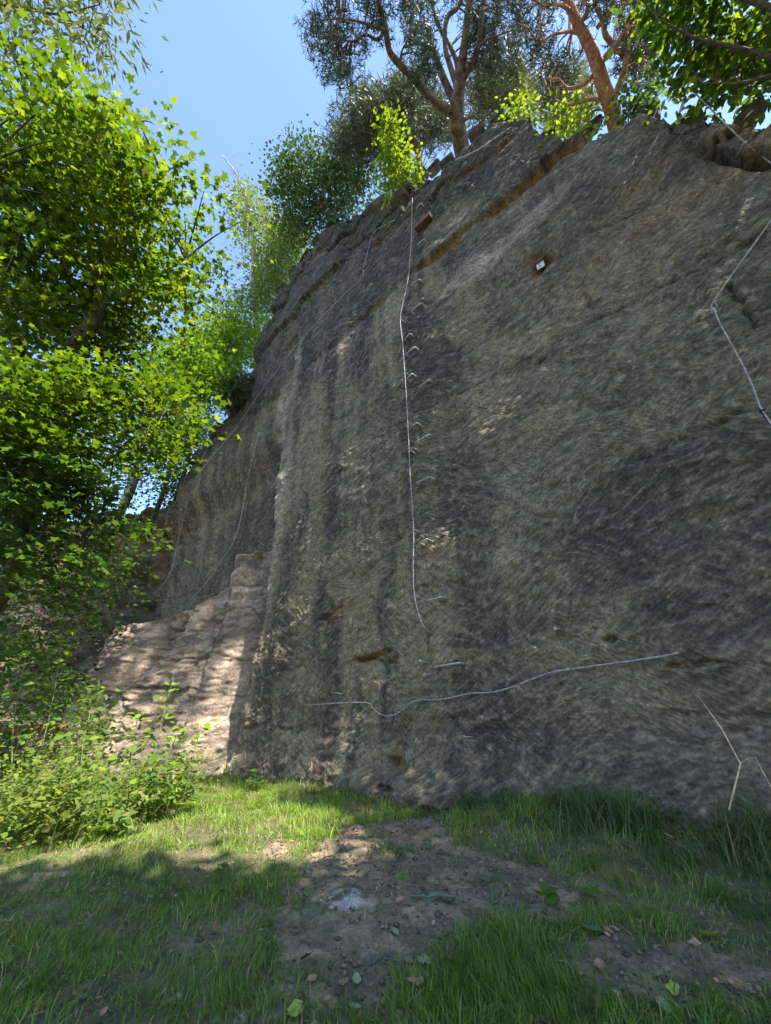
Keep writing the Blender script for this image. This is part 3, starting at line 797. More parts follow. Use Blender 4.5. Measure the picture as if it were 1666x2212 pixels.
for i, (px, py, out, sz, lab, tint, fl) in enumerate((
    (712, 500, -.3, .62, 'black overhanging rock at the left end of the upper rim', (.05, .048, .045), (1.2, .8, .7)),
    (735, 492, -.5, .5, 'flat mossy slab lying behind the black rock on the rim', (.12, .11, .07), (1.4, 1, .4)),
    (770, 478, -.5, .45, 'small dark block left of the pinkish ledge on the rim', (.11, .10, .09), (1.3, 1, .6)),
    (820, 446, -.35, .62, 'pinkish grey slab on the rim below the dark birch', (.20, .17, .155), (1.7, 1, .55)),
    (852, 428, -.4, .42, 'pale wedge of rock under the yellow green bush', (.24, .21, .18), (1.4, .8, .5)),
    (905, 382, -.45, .58, 'grey split rock right of the yellow green bush', (.13, .12, .11), (1.3, 1, .8)),
    (938, 360, -.6, .45, 'brown stone among roots left of the forked pine', (.17, .12, .085), (1.3, 1, .6)),
    (1035, 288, -.55, .55, 'grey rock leaning beside the foot of the forked pine', (.14, .125, .105), (1, 1, .9)),
    (1085, 262, -.3, .50, 'dark rounded block on the crest right of the forked pine', (.085, .085, .085), (1.3, 1, .7)),
    (1128, 258, -.2, .42, 'pointed dark block at the highest bump of the crest', (.07, .07, .072), (1.2, .9, .9)),
    (1395, 246, -.2, .42, 'brown knob of rock where the right rim begins', (.16, .13, .10), (1.2, 1, .8)),
    (1475, 262, -.1, .40, 'cracked grey slab beside the small iron handle', (.15, .13, .11), (1.7, 1, .5)),
    (612, 628, -.2, .62, 'dark angular block at the left shoulder of the rim above the green birch', (.07, .068, .065), (1.3, 1, .8)),
    (640, 588, -.25, .60, 'grey flaked block on the rim, next up from the left shoulder', (.10, .095, .09), (1.4, 1, .7)),
    (668, 552, -.25, .55, 'squat dark block halfway up the left rim', (.08, .075, .07), (1.5, 1, .6)),
    (690, 522, -.3, .60, 'tilted slab leaning below the black overhanging rock', (.11, .10, .09), (1.3, .9, .8)),
    (748, 492, -.2, .50, 'broken dark ledge block below the flat mossy slab', (.07, .066, .064), (1.6, 1, .5)),
    (795, 462, -.3, .55, 'wedge shaped block between the dark block and the pinkish slab', (.12, .105, .095), (1.5, 1, .6)),
    (872, 412, -.3, .50, 'dark stone tucked against the foot of the yellow green bush', (.08, .075, .07), (1.2, 1, .8)),
    (965, 350, -.35, .45, 'small grey slab just left of the pine foot', (.14, .12, .10), (1.5, 1, .5)),
    (1190, 284, -.2, .40, 'low dark block in the notch under the lime green bush', (.08, .078, .076), (1.6, 1, .5)),
    (1265, 282, -.2, .40, 'dark wedge at the right end of the overhanging cap rock', (.09, .085, .08), (1.7, 1, .5)),
    (1600, 262, -.3, .36, 'pale lichen spotted slab on the right rim behind the cable', (.17, .14, .11), (1.9, 1, .4)),
    (1655, 285, -.2, .28, 'brown block over the cave at the right edge', (.14, .11, .08), (1.4, 1, .5)))):
    boulder(500 + i, sz, wpt(px, py, out) + np.array([0, 0, -.12]), lab, wall_rot, tint=tint, flat=fl)

# ------------------------------------------------------------------ climbing hardware
GC_ = 'steel cables fixed to the wall'
def cable(name, px, rad, label, anchors=(), out=.16, mat='steel', n=5, peg=.16, ring=True, dark=False):
    P = [wpt(p[0], p[1], out + (p[2] if len(p) > 2 else 0)) for p in px]
    root = empty(name, P[0], label, 'cable', GC_)
    mb = MB(); mb.tube(smooth_path(P, n), rad, 7); mb.build('strand', M[mat], root)
    for a in anchors:
        c = wpt(a[0], a[1], out)
        mb = MB()
        e = c - WN * (out + .04) + WD * .02 - np.array([0, 0, .03])
        mb.tube([c, e], rad * .95, 6)
        if ring:
            th = np.linspace(0, 2 * np.pi, 11)
            up = np.array([0, 0, 1.0])
            mb.tube([c + rad * 2.1 * (math.cos(t) * WN + math.sin(t) * WD) for t in th], rad * .8, 5, cap=False)
        mb.build('anchor', M['black' if (len(a) > 2 and a[2] == 'black') else ('iron' if dark else 'iron_bright')], root)
    return root

cable('climbing_cable', [(891, 428, -.1), (890, 463), (889, 516), (886, 554), (883, 594), (873, 645), (865, 687), (869.5, 736), (874.5, 802), (877.6, 849), (884, 970), (886, 1020), (893.5, 1142), (893, 1210)],
      .0115, 'long bright steel cable hanging down the middle of the wall beside the iron rungs', [(889, 516), (883, 594), (865, 687), (874.5, 802), (884, 970), (893.5, 1142)], out=.22, dark=True)
cable('climbing_cable', [(893, 1208), (893.7, 1266), (899.7, 1307), (909, 1339), (918, 1356, -.06), (926, 1365, -.16)], .010, 'dark slack tail below the long bright cable, curving to the right', [], out=.2, mat='iron')
cable('climbing_cable', [(660, 1524, -.1), (703, 1520.6), (789, 1517.5), (806, 1531), (825, 1544), (840, 1546), (854, 1543), (873, 1531), (897, 1514), (957, 1510), (1017, 1498), (1067, 1495), (1110, 1482.5), (1185.5, 1454), (1264.7, 1441), (1347.5, 1430), (1427, 1418), (1466, 1410, -.12)],
      .0115, 'sagging grey cable running sideways low across the wall', [(703, 1520.6), (789, 1517.5), (897, 1514), (1185.5, 1454), (1347.5, 1430)], out=.17)
cable('climbing_cable', [(1700, 420), (1666, 475.6), (1545.5, 645), (1544, 668), (1556, 699), (1581.5, 745.6), (1606.7, 792), (1628, 839), (1642.7, 879), (1666.5, 915), (1700, 960)],
      .0115, 'slack cable bending down the right edge of the wall with a black guard', [(1545, 653), (1646, 888, 'black')], out=.16)
cable('climbing_cable', [(560, 933, -.1), (545, 996), (533.7, 1047.5), (528.7, 1079), (509.8, 1160), (479, 1211.7), (447.5, 1258), (409, 1301), (381, 1338), (356, 1384), (316, 1457), (277, 1515), (260, 1550), (256, 1572), (260, 1589)],
      .024, 'right one of the two long cables down the recessed left face', [(545, 996), (528.7, 1079), (509.8, 1160)], out=.22, dark=True)
cable('climbing_cable', [(511, 924), (426.6, 1032), (396, 1124), (381.6, 1185), (367, 1241), (327.6, 1289.5), (291.6, 1332.7), (245, 1389), (212, 1443), (185, 1500)],
      .024, 'left one of the two long cables, nearest the maple branches', [(426.6, 1032), (396, 1124), (367, 1241)], out=.22, dark=True)
cable('climbing_cable', [(783.5, 585), (795, 541), (807, 502.5), (829, 488, -.05), (852, 475.5, -.05)],
      .009, 'short kinked cable on the dark upper left rock below the rim', [(807, 502.5)], out=.16, dark=True)
cable('climbing_cable', [(511, 924), (560, 850), (607, 790), (661, 722), (736.7, 643), (780, 601.5), (785, 583)], .010, 'thin dark cable crossing the streaked upper left wall diagonally', [(661, 722), (736, 643)], out=.12, mat='iron', dark=True)
cable('climbing_cable', [(1133, 253), (1080, 292), (1030, 325), (984, 345.6)], .018, 'thin dark cable along the rim right of the forked pine', [], out=.12, mat='iron')
P = [wpt(1171, 237, -.3), wpt(1235, 258, -.2), wpt(1301, 280, .1)]
r_ = empty('climbing_cable', P[0], 'short dark cable sloping down to the crest in front of the orange pine', 'cable', GC_); mb = MB(); mb.tube(P, .016, 6); mb.build('strand', M['iron'], r_)
# cable and post on the right rim
pt_top = wpt(1488, 187, .45); 
r_ = empty('climbing_cable', wpt(1642, 335, .3), 'thick pale cable slanting from the post down over the right rim', 'cable', GC_)
mb = MB(); mb.tube([pt_top, wpt(1550, 250, .42), wpt(1610, 309.6, .35), wpt(1642.7, 335, .25), wpt(1672, 358, .1)], .012, 7); mb.build('strand', M['steel'], r_)
mb = MB(); mb.tube([wpt(1610, 306, .35), wpt(1589, 342, .0)], .014, 6); mb.tube([wpt(1606, 312, .36), wpt(1614, 304, .36)], .022, 6); mb.build('anchor', M['iron'], r_)
mb = MB(); mb.tube([wpt(1484, 187, .45), wpt(1450, 208, -.2), wpt(1405, 236, -.6)], .008, 5); mb.build('stay_wire', M['steel'], r_)
mb = MB(); mb.tube([wpt(1486, 186, .45), wpt(1480, 205, .1), wpt(1466, 250, -.3)], .02, 7)
props(mb.build('iron_post', M['iron']), 'thin iron post carrying the pale cable above the right rim', 'post')
mb = MB(); mb.tube(smooth_path([wpt(1464, 252, -.1), wpt(1476, 236, .05), wpt(1495, 234, .05), wpt(1494, 252, -.1)], 3), .016, 6)
props(mb.build('grab_bar', M['iron']), 'small dark iron handle on top of the right rim below the post', 'grab bar', 'iron rungs in the wall')

GR = 'iron rungs in the wall'
RUNGS = [
 ((899, 451), (910, 439), 'iron', 'smallest iron rung, highest of all, just above the wooden beam'),
 ((901, 529), (916, 517), 'iron', 'dark iron rung directly below the wooden beam'),
 ((887, 617), (906, 603), 'iron', 'iron rung just below the bright orange seam, third from the top'),
 ((888, 673), (910, 654), 'iron', 'iron rung beside the kink of the long cable, on the dark stain'),
 ((874, 733), (886, 720), 'iron', 'narrow iron rung close to the cable in the dark stain, upper of a pair'),
 ((877, 765), (897, 749), 'iron', 'wide iron rung in the lower part of the dark stain'),
 ((879, 818), (891, 807), 'iron', 'narrow iron rung touching the cable, left of a wider one'),
 ((905, 836), (928, 820), 'iron', 'wide iron rung set furthest right in the upper half of the ladder'),
 ((886, 923), (901, 913), 'iron', 'narrow iron rung a step above the cable clamp at mid height'),
 ((900, 954), (927, 938), 'iron_bright', 'wide iron rung with one bright leg beside the mid height cable clamp'),
 ((899, 1044), (929, 1030), 'iron', 'widest dark iron rung alone on plain rock below mid height'),
 ((905, 1173), (923, 1164), 'iron', 'thin dark rung just under the lowest cable clamp'),
 ((922, 1298), (957, 1289), 'iron', 'dark twisted rung right of the lower cable end'),
 ((938, 1441), (993, 1432), 'iron_bright', 'lowest bright twisted rung above the sideways cable'),
]
for a, b, mt, lab in RUNGS:
    A = wpt(*a, .19); B = wpt(*b, .19)
    ua, oa, za = uoz(A); ub2, ob, zb2 = uoz(B); o_ = (oa + ob) / 2
    ua, za = on_wall(*a, o_); ub2, zb2 = on_wall(*b, o_)
    pts = [WP(ua, o_ - .28, za), WP(ua, o_ - .03, za), WP(ua + .02, o_, za), WP(ub2 - .02, o_, zb2), WP(ub2, o_ - .03, zb2), WP(ub2, o_ - .28, zb2)]
    mb = MB(); mb.tube(pts, .020, 6); o = mb.build('iron_rung', M[mt]); props(o, lab, 'rung', GR)
for a, b, lab in (((716, 1496), (739, 1498), 'small thin staple left of the fissure stain, above the sideways cable'),):
    mb = MB(); mb.tube([wpt(*a, -.08), wpt(*a, .07), wpt(*b, .07), wpt(*b, -.08)], .009, 6); props(mb.build('iron_rung', M['iron_bright']), lab, 'rung', GR)
GP = 'pegs and bolts in the lower wall'
for a, b, rr, lab in (((908, 1427), (925, 1432), .012, 'bright peg with a nut left of the lowest twisted rung'),
                      ((917, 1457), (934, 1457), .014, 'stubby bright eye bolt under the lowest rung'),
                      ((1003, 1591), (1022, 1593), .009, 'lone thin peg low in the wall near the grass'),
                      ((1199, 1358), (1211, 1360), .012, 'small bolt in the dark rock above the sideways cable')):
    A = wpt(*a, .12); B = wpt(*b, .0)
    root = empty('wall_peg', B, lab, 'peg', GP)
    mb = MB(); mb.tube([A, B], rr, 6); mb.build('shaft', M['iron_bright'], root)
    mb = MB(); th = np.linspace(0, 2 * np.pi, 9); mb.tube([A + rr * 1.8 * (math.cos(t) * np.array([0, 0, 1.]) + math.sin(t) * WD) for t in th], rr * .8, 5, cap=False); mb.build('eye', M['iron_bright'], root)
for a, lab in (((1690 / 1.5, 520 / 1.5), 'tiny white hook on the dark block below the crest'), ((1530 / 1.5, 600 / 1.5), 'tiny hook in the pale rock left of the dark stain'), ((790, 1080), 'tiny pale hook beside the scratch mark at mid height')):
    c = wpt(a[0], a[1], .06)
    mb = MB(); mb.tube([c + np.array([0, 0, .05]), c, c + WD * .03 - np.array([0, 0, .08]), c + WD * .05 - WN * .1 - np.array([0, 0, .1])], .009, 5); props(mb.build('wall_hook', M['iron_bright']), lab, 'hook', 'tiny hooks in the wall')

# wooden beam
a = np.array(wpt(899, 497, .14)); b = np.array(wpt(930, 464, .14)); b[2] = a[2] = (a[2] + b[2]) / 2
c = (a + b) / 2; L_ = np.linalg.norm((b - a)[:2]) / 2
beam = empty('wooden_beam', c, 'short weathered red brown wooden beam fixed to the wall beside the long cable', 'beam')
mb = MB(); mb.box(c, WD * L_, WN * .10, np.array([0, 0, .10])); o = mb.build('plank', M['wood'], beam, smooth=False)
bv = o.modifiers.new('bevel', 'BEVEL'); bv.width = .012; bv.segments = 2
mb = MB(); mb.box(c + WD * (L_ + .008), WD * .008, WN * .088, np.array([0, 0, .088])); mb.build('cut_end', M['woodend'], beam, smooth=False)
mb = MB(); mb.tube([c - WD * L_ * .6, c - WD * L_ * .6 - WN * .35], .016, 6); mb.build('bracket', M['iron'], beam)
mb = MB(); mb.tube([c + WD * L_ * .6, c + WD * L_ * .6 - WN * .35], .016, 6); mb.build('bracket', M['iron'], beam)

# plaque in the niche
m, nt, b_ = new_mat('white_enamel'); b_.inputs['Base Color'].default_value = (.8, .8, .82, 1); b_.inputs['Roughness'].default_value = .3; M['enamel'] = m
m, nt, b_ = new_mat('dark_print'); b_.inputs['Base Color'].default_value = (.05, .05, .07, 1); M['print'] = m
pc = wpt(1168, 573, .10)
pl = empty('plaque', pc, 'tiny white plaque with a dark drawing set in the orange niche', 'plaque')
UPZ = np.array([0, 0, 1.0])
mb = MB(); mb.box(pc, WD * .085, WN * .012, UPZ * .095); mb.build('plate', M['enamel'], pl, smooth=False)
mb = MB(); mb.box(pc + UPZ * .118 + WN * .02, WD * .10, WN * .05, UPZ * .018); mb.build('hood', M['rust'], pl, smooth=False)
mb = MB(); q = pc + WN * .016
th = np.linspace(.4, 5.4, 12); mb.tube([q + WD * (.030 * math.cos(t)) + UPZ * (.02 + .035 * math.sin(t)) for t in th], .008, 4)
mb.tube([q - WD * .05 - UPZ * .06, q - WD * .02 - UPZ * .035, q + WD * .01 - UPZ * .055, q + WD * .03 - UPZ * .03], .008, 4)
mb.tube([q + WD * .045 + UPZ * .03, q + WD * .05 - UPZ * .02], .006, 4)
mb.build('drawing', M['print'], pl)

# rusty rail at the left
a = on_ground(0, 1650); A = at_r(-60, 1583, 15.5); B = at_r(150, 1571, 15.0)
root = empty('rusty_rail', (A[0], A[1], float(ground_h(A[0], A[1]))), 'rusty red brown steel rail at knee height at the left edge', 'rail')
mb = MB(); dv = (B - A) / 2; mb.box((A + B) / 2, dv, np.array([dv[1], -dv[0], 0]) / np.linalg.norm(dv) * .04, UPZ * .11); mb.build('beam', M['rust'], root, smooth=False)
for f in (.15, .85):
    p = A + (B - A) * f; mb = MB(); g = float(ground_h(p[0], p[1])); mb.box([p[0], p[1] + .06, (g - .2 + p[2]) / 2], np.array([.04, 0, 0]), np.array([0, .04, 0]), UPZ * ((p[2] - g + .2) / 2)); mb.build('post', M['rust'], root, smooth=False)

# ------------------------------------------------------------------ leaves
def star(n, r1, r2, a0=0, lead=1.25, jit=None):
    pts = []
    for k in range(n):
        t = -np.pi / 2 + 2 * np.pi * (k + .5) / n
        rr = r1 * (lead if abs(t - np.pi / 2) < .5 else 1)
        pts.append((rr * math.cos(t), rr * math.sin(t) + .45))
        t2 = t + np.pi / n; pts.append((r2 * math.cos(t2), r2 * math.sin(t2) + .45))
    return np.array([(x, y, -.25 * abs(x) * .5) for x, y in pts])
T_MAPLE = star(5, .58, .33)
T_MAPLE[:, 2] = -.32 * np.abs(T_MAPLE[:, 0]) - .10 * T_MAPLE[:, 1] ** 2
T_MAPLE2 = T_MAPLE * np.array([1.25, .85, 1.6]) * (1 + .22 * np.sin(np.arange(10) * 2.3))[:, None]
T_OVAL = np.array([(0, 0, 0), (.25, .2, .04), (.33, .5, .05), (.2, .82, .03), (0, 1.08, -.05), (-.2, .82, .03), (-.33, .5, .05), (-.25, .2, .04)])
T_BIRCH = np.array([(0, 0, 0), (.36, .38, .04), (0, 1, 0), (-.36, .38, .04)])
T_LANCE = np.array([(0, 0, 0), (.13, .35, .02), (0, 1, -.08), (-.13, .35, .02)])
T_NEED = None

def leafcloud(pos, nrm, dr, size, tmpl, col):
    N = len(pos); K = len(tmpl)
    nrm = nrm / (np.linalg.norm(nrm, axis=1)[:, None] + 1e-9)
    dr = dr - nrm * np.sum(dr * nrm, 1)[:, None]; dr /= (np.linalg.norm(dr, axis=1)[:, None] + 1e-9)
    sd = np.cross(dr, nrm)
    V = pos[:, None, :] + size[:, None, None] * (tmpl[None, :, 0, None] * sd[:, None, :] + tmpl[None, :, 1, None] * dr[:, None, :] + tmpl[None, :, 2, None] * nrm[:, None, :])
    F = np.arange(N * K).reshape(N, K)
    C = np.repeat(col[:, None, :], K, 1)
    return V.reshape(-1, 3), F, C.reshape(-1, 3)

def palette(n, r, c0, c1, yel=None, py=0.0):
    t = r.random(n)[:, None]; c = np.array(c0) * (1 - t) + np.array(c1) * t
    c = c * r.uniform(.8, 1.2, n)[:, None]
    if yel is not None:
        m = r.random(n) < py; c[m] = np.array(yel) * r.uniform(.8, 1.2, m.sum())[:, None]
    return c

def needle_tufts(pos, size, r, col):
    """each tuft: eight thin blades"""
    N = len(pos); Vs = []; 
    k = 7
    D = r.normal(size=(N, k, 3)); D[..., 2] = np.abs(D[..., 2]) * .5 + .1; D /= np.linalg.norm(D, axis=2)[..., None]
    S = np.cross(D, r.normal(size=(N, k, 3))); S /= np.linalg.norm(S, axis=2)[..., None]
    w = .06
    base = pos[:, None, :]
    sz = size[:, None, None]
    V = np.stack([base - S * w * sz, base + S * w * sz, base + D * sz + S * w * .4 * sz, base + D * sz - S * w * .4 * sz], 2)
    F = np.arange(N * k * 4).reshape(-1, 4)
    C = np.repeat(col[:, None, :], k * 4, 1).reshape(-1, 3)
    return V.reshape(-1, 3), F, C

def sample_poly(poly, n, r):
    P = np.array(poly, float); lo = P.min(0); hi = P.max(0); out = np.zeros((0, 2))
    while len(out) < n:
        q = r.uniform(lo, hi, (n * 2, 2)); out = np.vstack([out, q[in_poly(q[:, 0], q[:, 1], P)]])
    return out[:n]

def twigs_to(mb, skel, centers, rad=.012, k=4, sag=.1, maxd=9.0):
    S = np.vstack([smooth_path(s, 5) for s in skel])
    for c in centers:
        d = np.linalg.norm(S - c, axis=1) + .35 * np.maximum(0, S[:, 2] - c[2]); a = S[np.argmin(d)]
        if np.linalg.norm(c - a) > maxd: continue
        m_ = (a + c) / 2 + np.array([0, 0, sag * np.linalg.norm(c - a)])
        mb.tube(smooth_path([a, m_, c], 3), np.linspace(rad * 2.0, rad * .5, 7), k, cap=False)

def crown_leaves(centers, per, spread, flat, size, tmpl, r, pal, droop=.3, tilt=.45, outward=None):
    N = len(centers) * per
    C = np.repeat(centers, per, 0)
    off = r.normal(size=(N, 3)) * np.array([spread, spread, spread * flat])
    ln = np.linalg.norm(off[:, :2], axis=1); off[:, 2] -= droop * ln ** 1.2
    pos = C + off
    nrm = np.stack([r.normal(size=N) * tilt, r.normal(size=N) * tilt, np.ones(N)], -1)
    dr = off * np.array([1, 1, .2]) + r.normal(size=(N, 3)) * .3 * spread; dr[:, 2] -= droop * .5
    sz = size * r.uniform(.55, 1.3, N)
    return pos, nrm, dr, sz, pal(N)

def make_tree(name, label, cat, base, skel, radii, leafsets, bark, leafmat, group=None, twig_centers=None, twig_r=.012, indiv=0, tmpl=None, leafname='leaf', maxd=9.):
    root = empty(name, base, label, cat, group)
    mb = MB(); mb.tube(smooth_path(skel[0], 6), np.interp(np.linspace(0, 1, (len(skel[0]) - 1) * 6 + 1), np.linspace(0, 1, len(radii[0])), radii[0]), 12)
    mb.build('trunk', M[bark], root)
    if len(skel) > 1:
        for s, rr in zip(skel[1:], radii[1:]):
            mb = MB(); sp = smooth_path(s, 5); mb.tube(sp, np.interp(np.linspace(0, 1, len(sp)), np.linspace(0, 1, len(rr)), rr), 8); mb.build('limb', M[bark], root)
    if twig_centers is not None:
        mb = MB(); twigs_to(mb, skel, twig_centers, twig_r, 4, maxd=maxd)
        if mb.V: 
            o = mb.build('twigs', M[bark], root); o['kind'] = 'stuff'
    b0 = np.array(root.location)
    Vs, Fs, Cs, n = [], [], [], 0
    for ls in leafsets:
        if isinstance(ls[0], str): V, F, C = needle_tufts(*ls[1:])
        else:
            pos, nrm, dr, sz, cc, tm = ls
            if indiv:
                d = np.linalg.norm(pos - np.array([0, 0, 1.0]), axis=1)
                vis = np.argsort(d)[:indiv]
                lm = []
                for q in range(3):
                    V, F, C = leafcloud(np.zeros((1, 3)), np.array([[0, 0, 1.]]), np.array([[0, 1., 0]]), np.array([1.0]), tm, cc[vis[q * 7 % len(vis)]][None])
                    me = make_mesh(leafname, V, F, C, smooth=False); me.materials.append(M[leafmat]); lm.append(me)
                for q, i in enumerate(vis):
                    nz = nrm[i] / np.linalg.norm(nrm[i]); dd = dr[i] - nz * (dr[i] @ nz); dd /= np.linalg.norm(dd) + 1e-9; sd = np.cross(dd, nz)
                    o = bpy.data.objects.new(leafname, lm[q % 3]); COLL.objects.link(o); o.parent = root
                    from mathutils import Matrix
                    mt = Matrix([[sd[0], dd[0], nz[0], 0], [sd[1], dd[1], nz[1], 0], [sd[2], dd[2], nz[2], 0], [0, 0, 0, 1]])
                    p = pos[i] - b0
                    o.matrix_local = Matrix.Translation(Vector(p)) @ mt @ Matrix.Scale(float(sz[i]), 4)
                keep = np.ones(len(pos), bool); keep[vis] = False
                pos, nrm, dr, sz, cc = pos[keep], nrm[keep], dr[keep], sz[keep], cc[keep]
                indiv = 0
            V, F, C = leafcloud(pos, nrm, dr, sz, tm, cc)
        Vs.append(V - b0); Fs.append(F + n); Cs.append(C); n += len(V)
    byk = {}
    for f in Fs: byk.setdefault(f.shape[1], []).append(f)
    me = make_mesh('foliage', np.vstack(Vs), [np.vstack(v) for v in byk.values()], np.vstack(Cs), smooth=False)
    o = link('foliage', me, M[leafmat], root); o['kind'] = 'stuff'
    return root

def cam_centers(poly, n, r, r0, r1):
    s = sample_poly(poly, n, r); rr = r.uniform(r0, r1, n)
    return np.array([at_r(a, b, q) for (a, b), q in zip(s, rr)])

# ---- maple at the left
r = np.random.default_rng(3)
poly_m = [(-120, 240), (20, 220), (80, 200), (120, 250), (175, 275), (222, 262), (250, 240), (270, 280), (300, 305), (305, 335), (370, 345), (305, 370), (350, 395), (360, 440), (400, 470), (430, 530), (440, 580), (405, 650), (375, 700), (320, 760), (250, 800), (-120, 830)]
poly_m2 = [(-120, 800), (250, 780), (330, 800), (400, 850), (432, 905), (395, 935), (350, 960), (330, 1000), (200, 980), (100, 1000), (-120, 980)]
poly_m3 = [(-120, 960), (120, 980), (200, 1020), (290, 1080), (300, 1130), (265, 1180), (200, 1200), (180, 1290), (120, 1310), (60, 1240), (-120, 1240)]
bg_ = cam_centers(poly_m, 60, r, 10.2, 13.8)
c1 = np.repeat(bg_, 6, 0) + r.normal(size=(360, 3)) * np.array([.5, .5, .16])
c2 = cam_centers(poly_m2, 135, r, 8.5, 11.)
c3 = cam_centers(poly_m3, 120, r, 8.5, 11.5)
palA = lambda n: palette(n, r, (.050, .105, .010), (.100, .175, .014), (.17, .24, .015), .2)
palB = lambda n: palette(n, r, (.04, .10, .02), (.08, .15, .035))  # lower boughs: their shade is put into a darker leaf palette
sets = [tuple(crown_leaves(c2, 40, .34, .08, .115, T_MAPLE, r, palA, .25)) + (T_MAPLE,),
        tuple(crown_leaves(c1[::2], 46, .30, .12, .115, T_MAPLE, r, palA, .25)) + (T_MAPLE,),
        tuple(crown_leaves(c1[1::2], 46, .30, .12, .115, T_MAPLE2, r, palA, .25)) + (T_MAPLE2,),
        tuple(crown_leaves(c3, 40, .33, .10, .12, T_MAPLE, r, palB, .3)) + (T_MAPLE,)]
bs = np.array([-10.2, 9.4, 0.3])
t1 = [bs, at_r(20, 1250, 12.5), at_r(60, 960, 11.8), at_r(137, 785, 11.3), at_r(215, 667, 11.4), at_r(217, 592, 11.8), at_r(235, 480, 12.2), at_r(200, 330, 12.4), at_r(150, 200, 12.6)]
t2 = [at_r(60, 960, 11.8), at_r(45, 800, 11.4), at_r(25, 700, 11.3), at_r(-20, 560, 11.5), at_r(-40, 300, 12)]
t3 = [at_r(210, 655, 11.5), at_r(258, 640, 11.2), at_r(330, 600, 11), at_r(400, 560, 11)]
t4 = [at_r(217, 592, 11.8), at_r(290, 500, 11.8), at_r(350, 400, 11.9), at_r(300, 260, 12)]
t5 = [at_r(60, 960, 11.8), at_r(150, 900, 10.4), at_r(260, 880, 9.8), at_r(380, 890, 9.6)]
t6 = [at_r(20, 1250, 12.5), at_r(60, 1120, 10.5), at_r(150, 1100, 10), at_r(220, 1110, 9.8)]
make_tree('maple_tree', 'large bright green maple filling the left side with layered star shaped leaves', 'tree', bs, [t1, t2, t3, t4, t5, t6],
          [[.24, .2, .15, .13, .10, .07, .04], [.11, .08, .03], [.06, .04, .015], [.06, .04, .015], [.06, .04, .012], [.07, .04, .012]], sets, 'bark_dark', 'leaf',
          twig_centers=np.vstack([c1[::2], c2, c3]), twig_r=.012, indiv=300)

# ---- hanging branches top left
poly_h = [(-100, -160), (255, -160), (250, 0), (272, 50), (235, 75), (265, 132), (215, 150), (160, 95), (130, 60), (100, 110), (60, 150), (-100, 190)]
ch = cam_centers(poly_h, 75, r, 14, 17)
setsh = [tuple(crown_leaves(ch, 34, .42, .8, .22, T_LANCE, r, lambda n: palette(n, r, (.08, .12, .03), (.15, .19, .05), (.2, .2, .06), .2), .6, .9)) + (T_LANCE,)]
bh = np.array([-15.5, 10.5, .6])
th1 = [bh, bh + np.array([1, -1, 6.]), at_r(-250, 200, 17), at_r(-180, 0, 16.5), at_r(-60, -60, 16)]
th2 = [at_r(-180, 0, 16.5), at_r(20, 10, 15.5), at_r(120, 30, 15.3), at_r(215, 10, 15.3)]
th3 = [at_r(-180, 0, 16.5), at_r(0, 80, 15.5), at_r(50, 170, 15.3), at_r(65, 250, 15.2)]
th4 = [at_r(120, 30, 15.3), at_r(180, 60, 15.), at_r(240, 110, 15)]
make_tree('ash_tree', 'olive leaved tree whose thin branches hang into the top left corner', 'tree', bh, [th1, th2, th3, th4], [[.28, .2, .1, .06], [.05, .03, .01], [.06, .04, .02], [.02, .008]], setsh, 'bark_dark', 'birch', twig_centers=ch, twig_r=.007)

# ---- pines
def pine(name, label, skel, radii, poly, n, rr, r0, r1, bark, seed, size=.17, spread=.20, per=15, base=None, pal=None, extra=None, twig_r=.014, maxd=5.):
    r = np.random.default_rng(seed)
    cs = np.vstack([cam_centers(p, k, r, a, b) for p, k, a, b in poly])
    N = len(cs) * per
    pos = np.repeat(cs, per, 0) + r.normal(size=(N, 3)) * np.array([spread, spread, spread * .55])
    col = palette(N, r, *(pal or ((.035, .06, .035), (.085, .115, .065))))
    return make_tree(name, label, 'tree', base, skel, radii, [('needle', pos, size * r.uniform(.7, 1.3, N), r, col)], bark, 'needle', 'pines on top of the cliff', twig_centers=cs, twig_r=twig_r, maxd=maxd)

A = lambda x, y, d=0: at_r(x, y, 19.6 + d)
baseA = wpt(1000, 330, -.8)
skA = [[baseA + np.array([0, 0, -.5]), A(992, 290), A(985, 240), A(993, 190), A(1003, 100), A(1012, 20), A(1025, -80), A(1030, -180, .5)],
       [A(985, 245), A(955, 232, -.2), A(925, 205, -.4), A(895, 170, -.6), A(865, 140, -.8), A(842, 110, -.9), A(833, 60, -1), A(822, 20, -1), A(812, -30, -1.), A(800, -120, -1)],
       [A(995, 232), A(972, 200, .3), A(955, 160, .5), A(935, 110, .6), A(927, 85, .6), A(925, 55, .6)],
       [A(935, 112, .6), A(905, 92, .7), A(885, 78, .8)],
       [A(992, 200), A(975, 150, .4), A(962, 100, .6), A(965, 40, .8), A(990, 15, .8), A(1010, -40, .8)],
       [A(994, 190), A(1030, 110, -.2), A(1040, 40, -.3), A(1050, -60, -.3)],
       [A(990, 210), A(985, 130, 1), A(950, 60, 1.2), A(935, 10, 1.4), A(940, -60, 1.4)],
       [A(1020, 150, -.3), A(1040, 95, -.5), A(1080, 75, -.6), A(1125, 60, -.8)],
       [A(833, 65, -1), A(800, 55, -1.2), A(770, 45, -1.4), A(735, 40, -1.6)],
       [A(833, 65, -1), A(815, 85, -1), A(790, 75, -1.1), A(760, 90, -1.2), A(720, 75, -1.3)],
       [A(866, 140, -.8), A(868, 112, -.8), A(882, 85, -.7)],
       [A(992, 270), A(1020, 250, -.3), A(1035, 258, -.4), A(1062, 240, -.4)],
       [A(816, 5, -1), A(835, -20, -.8), A(850, -80, -.6)]]
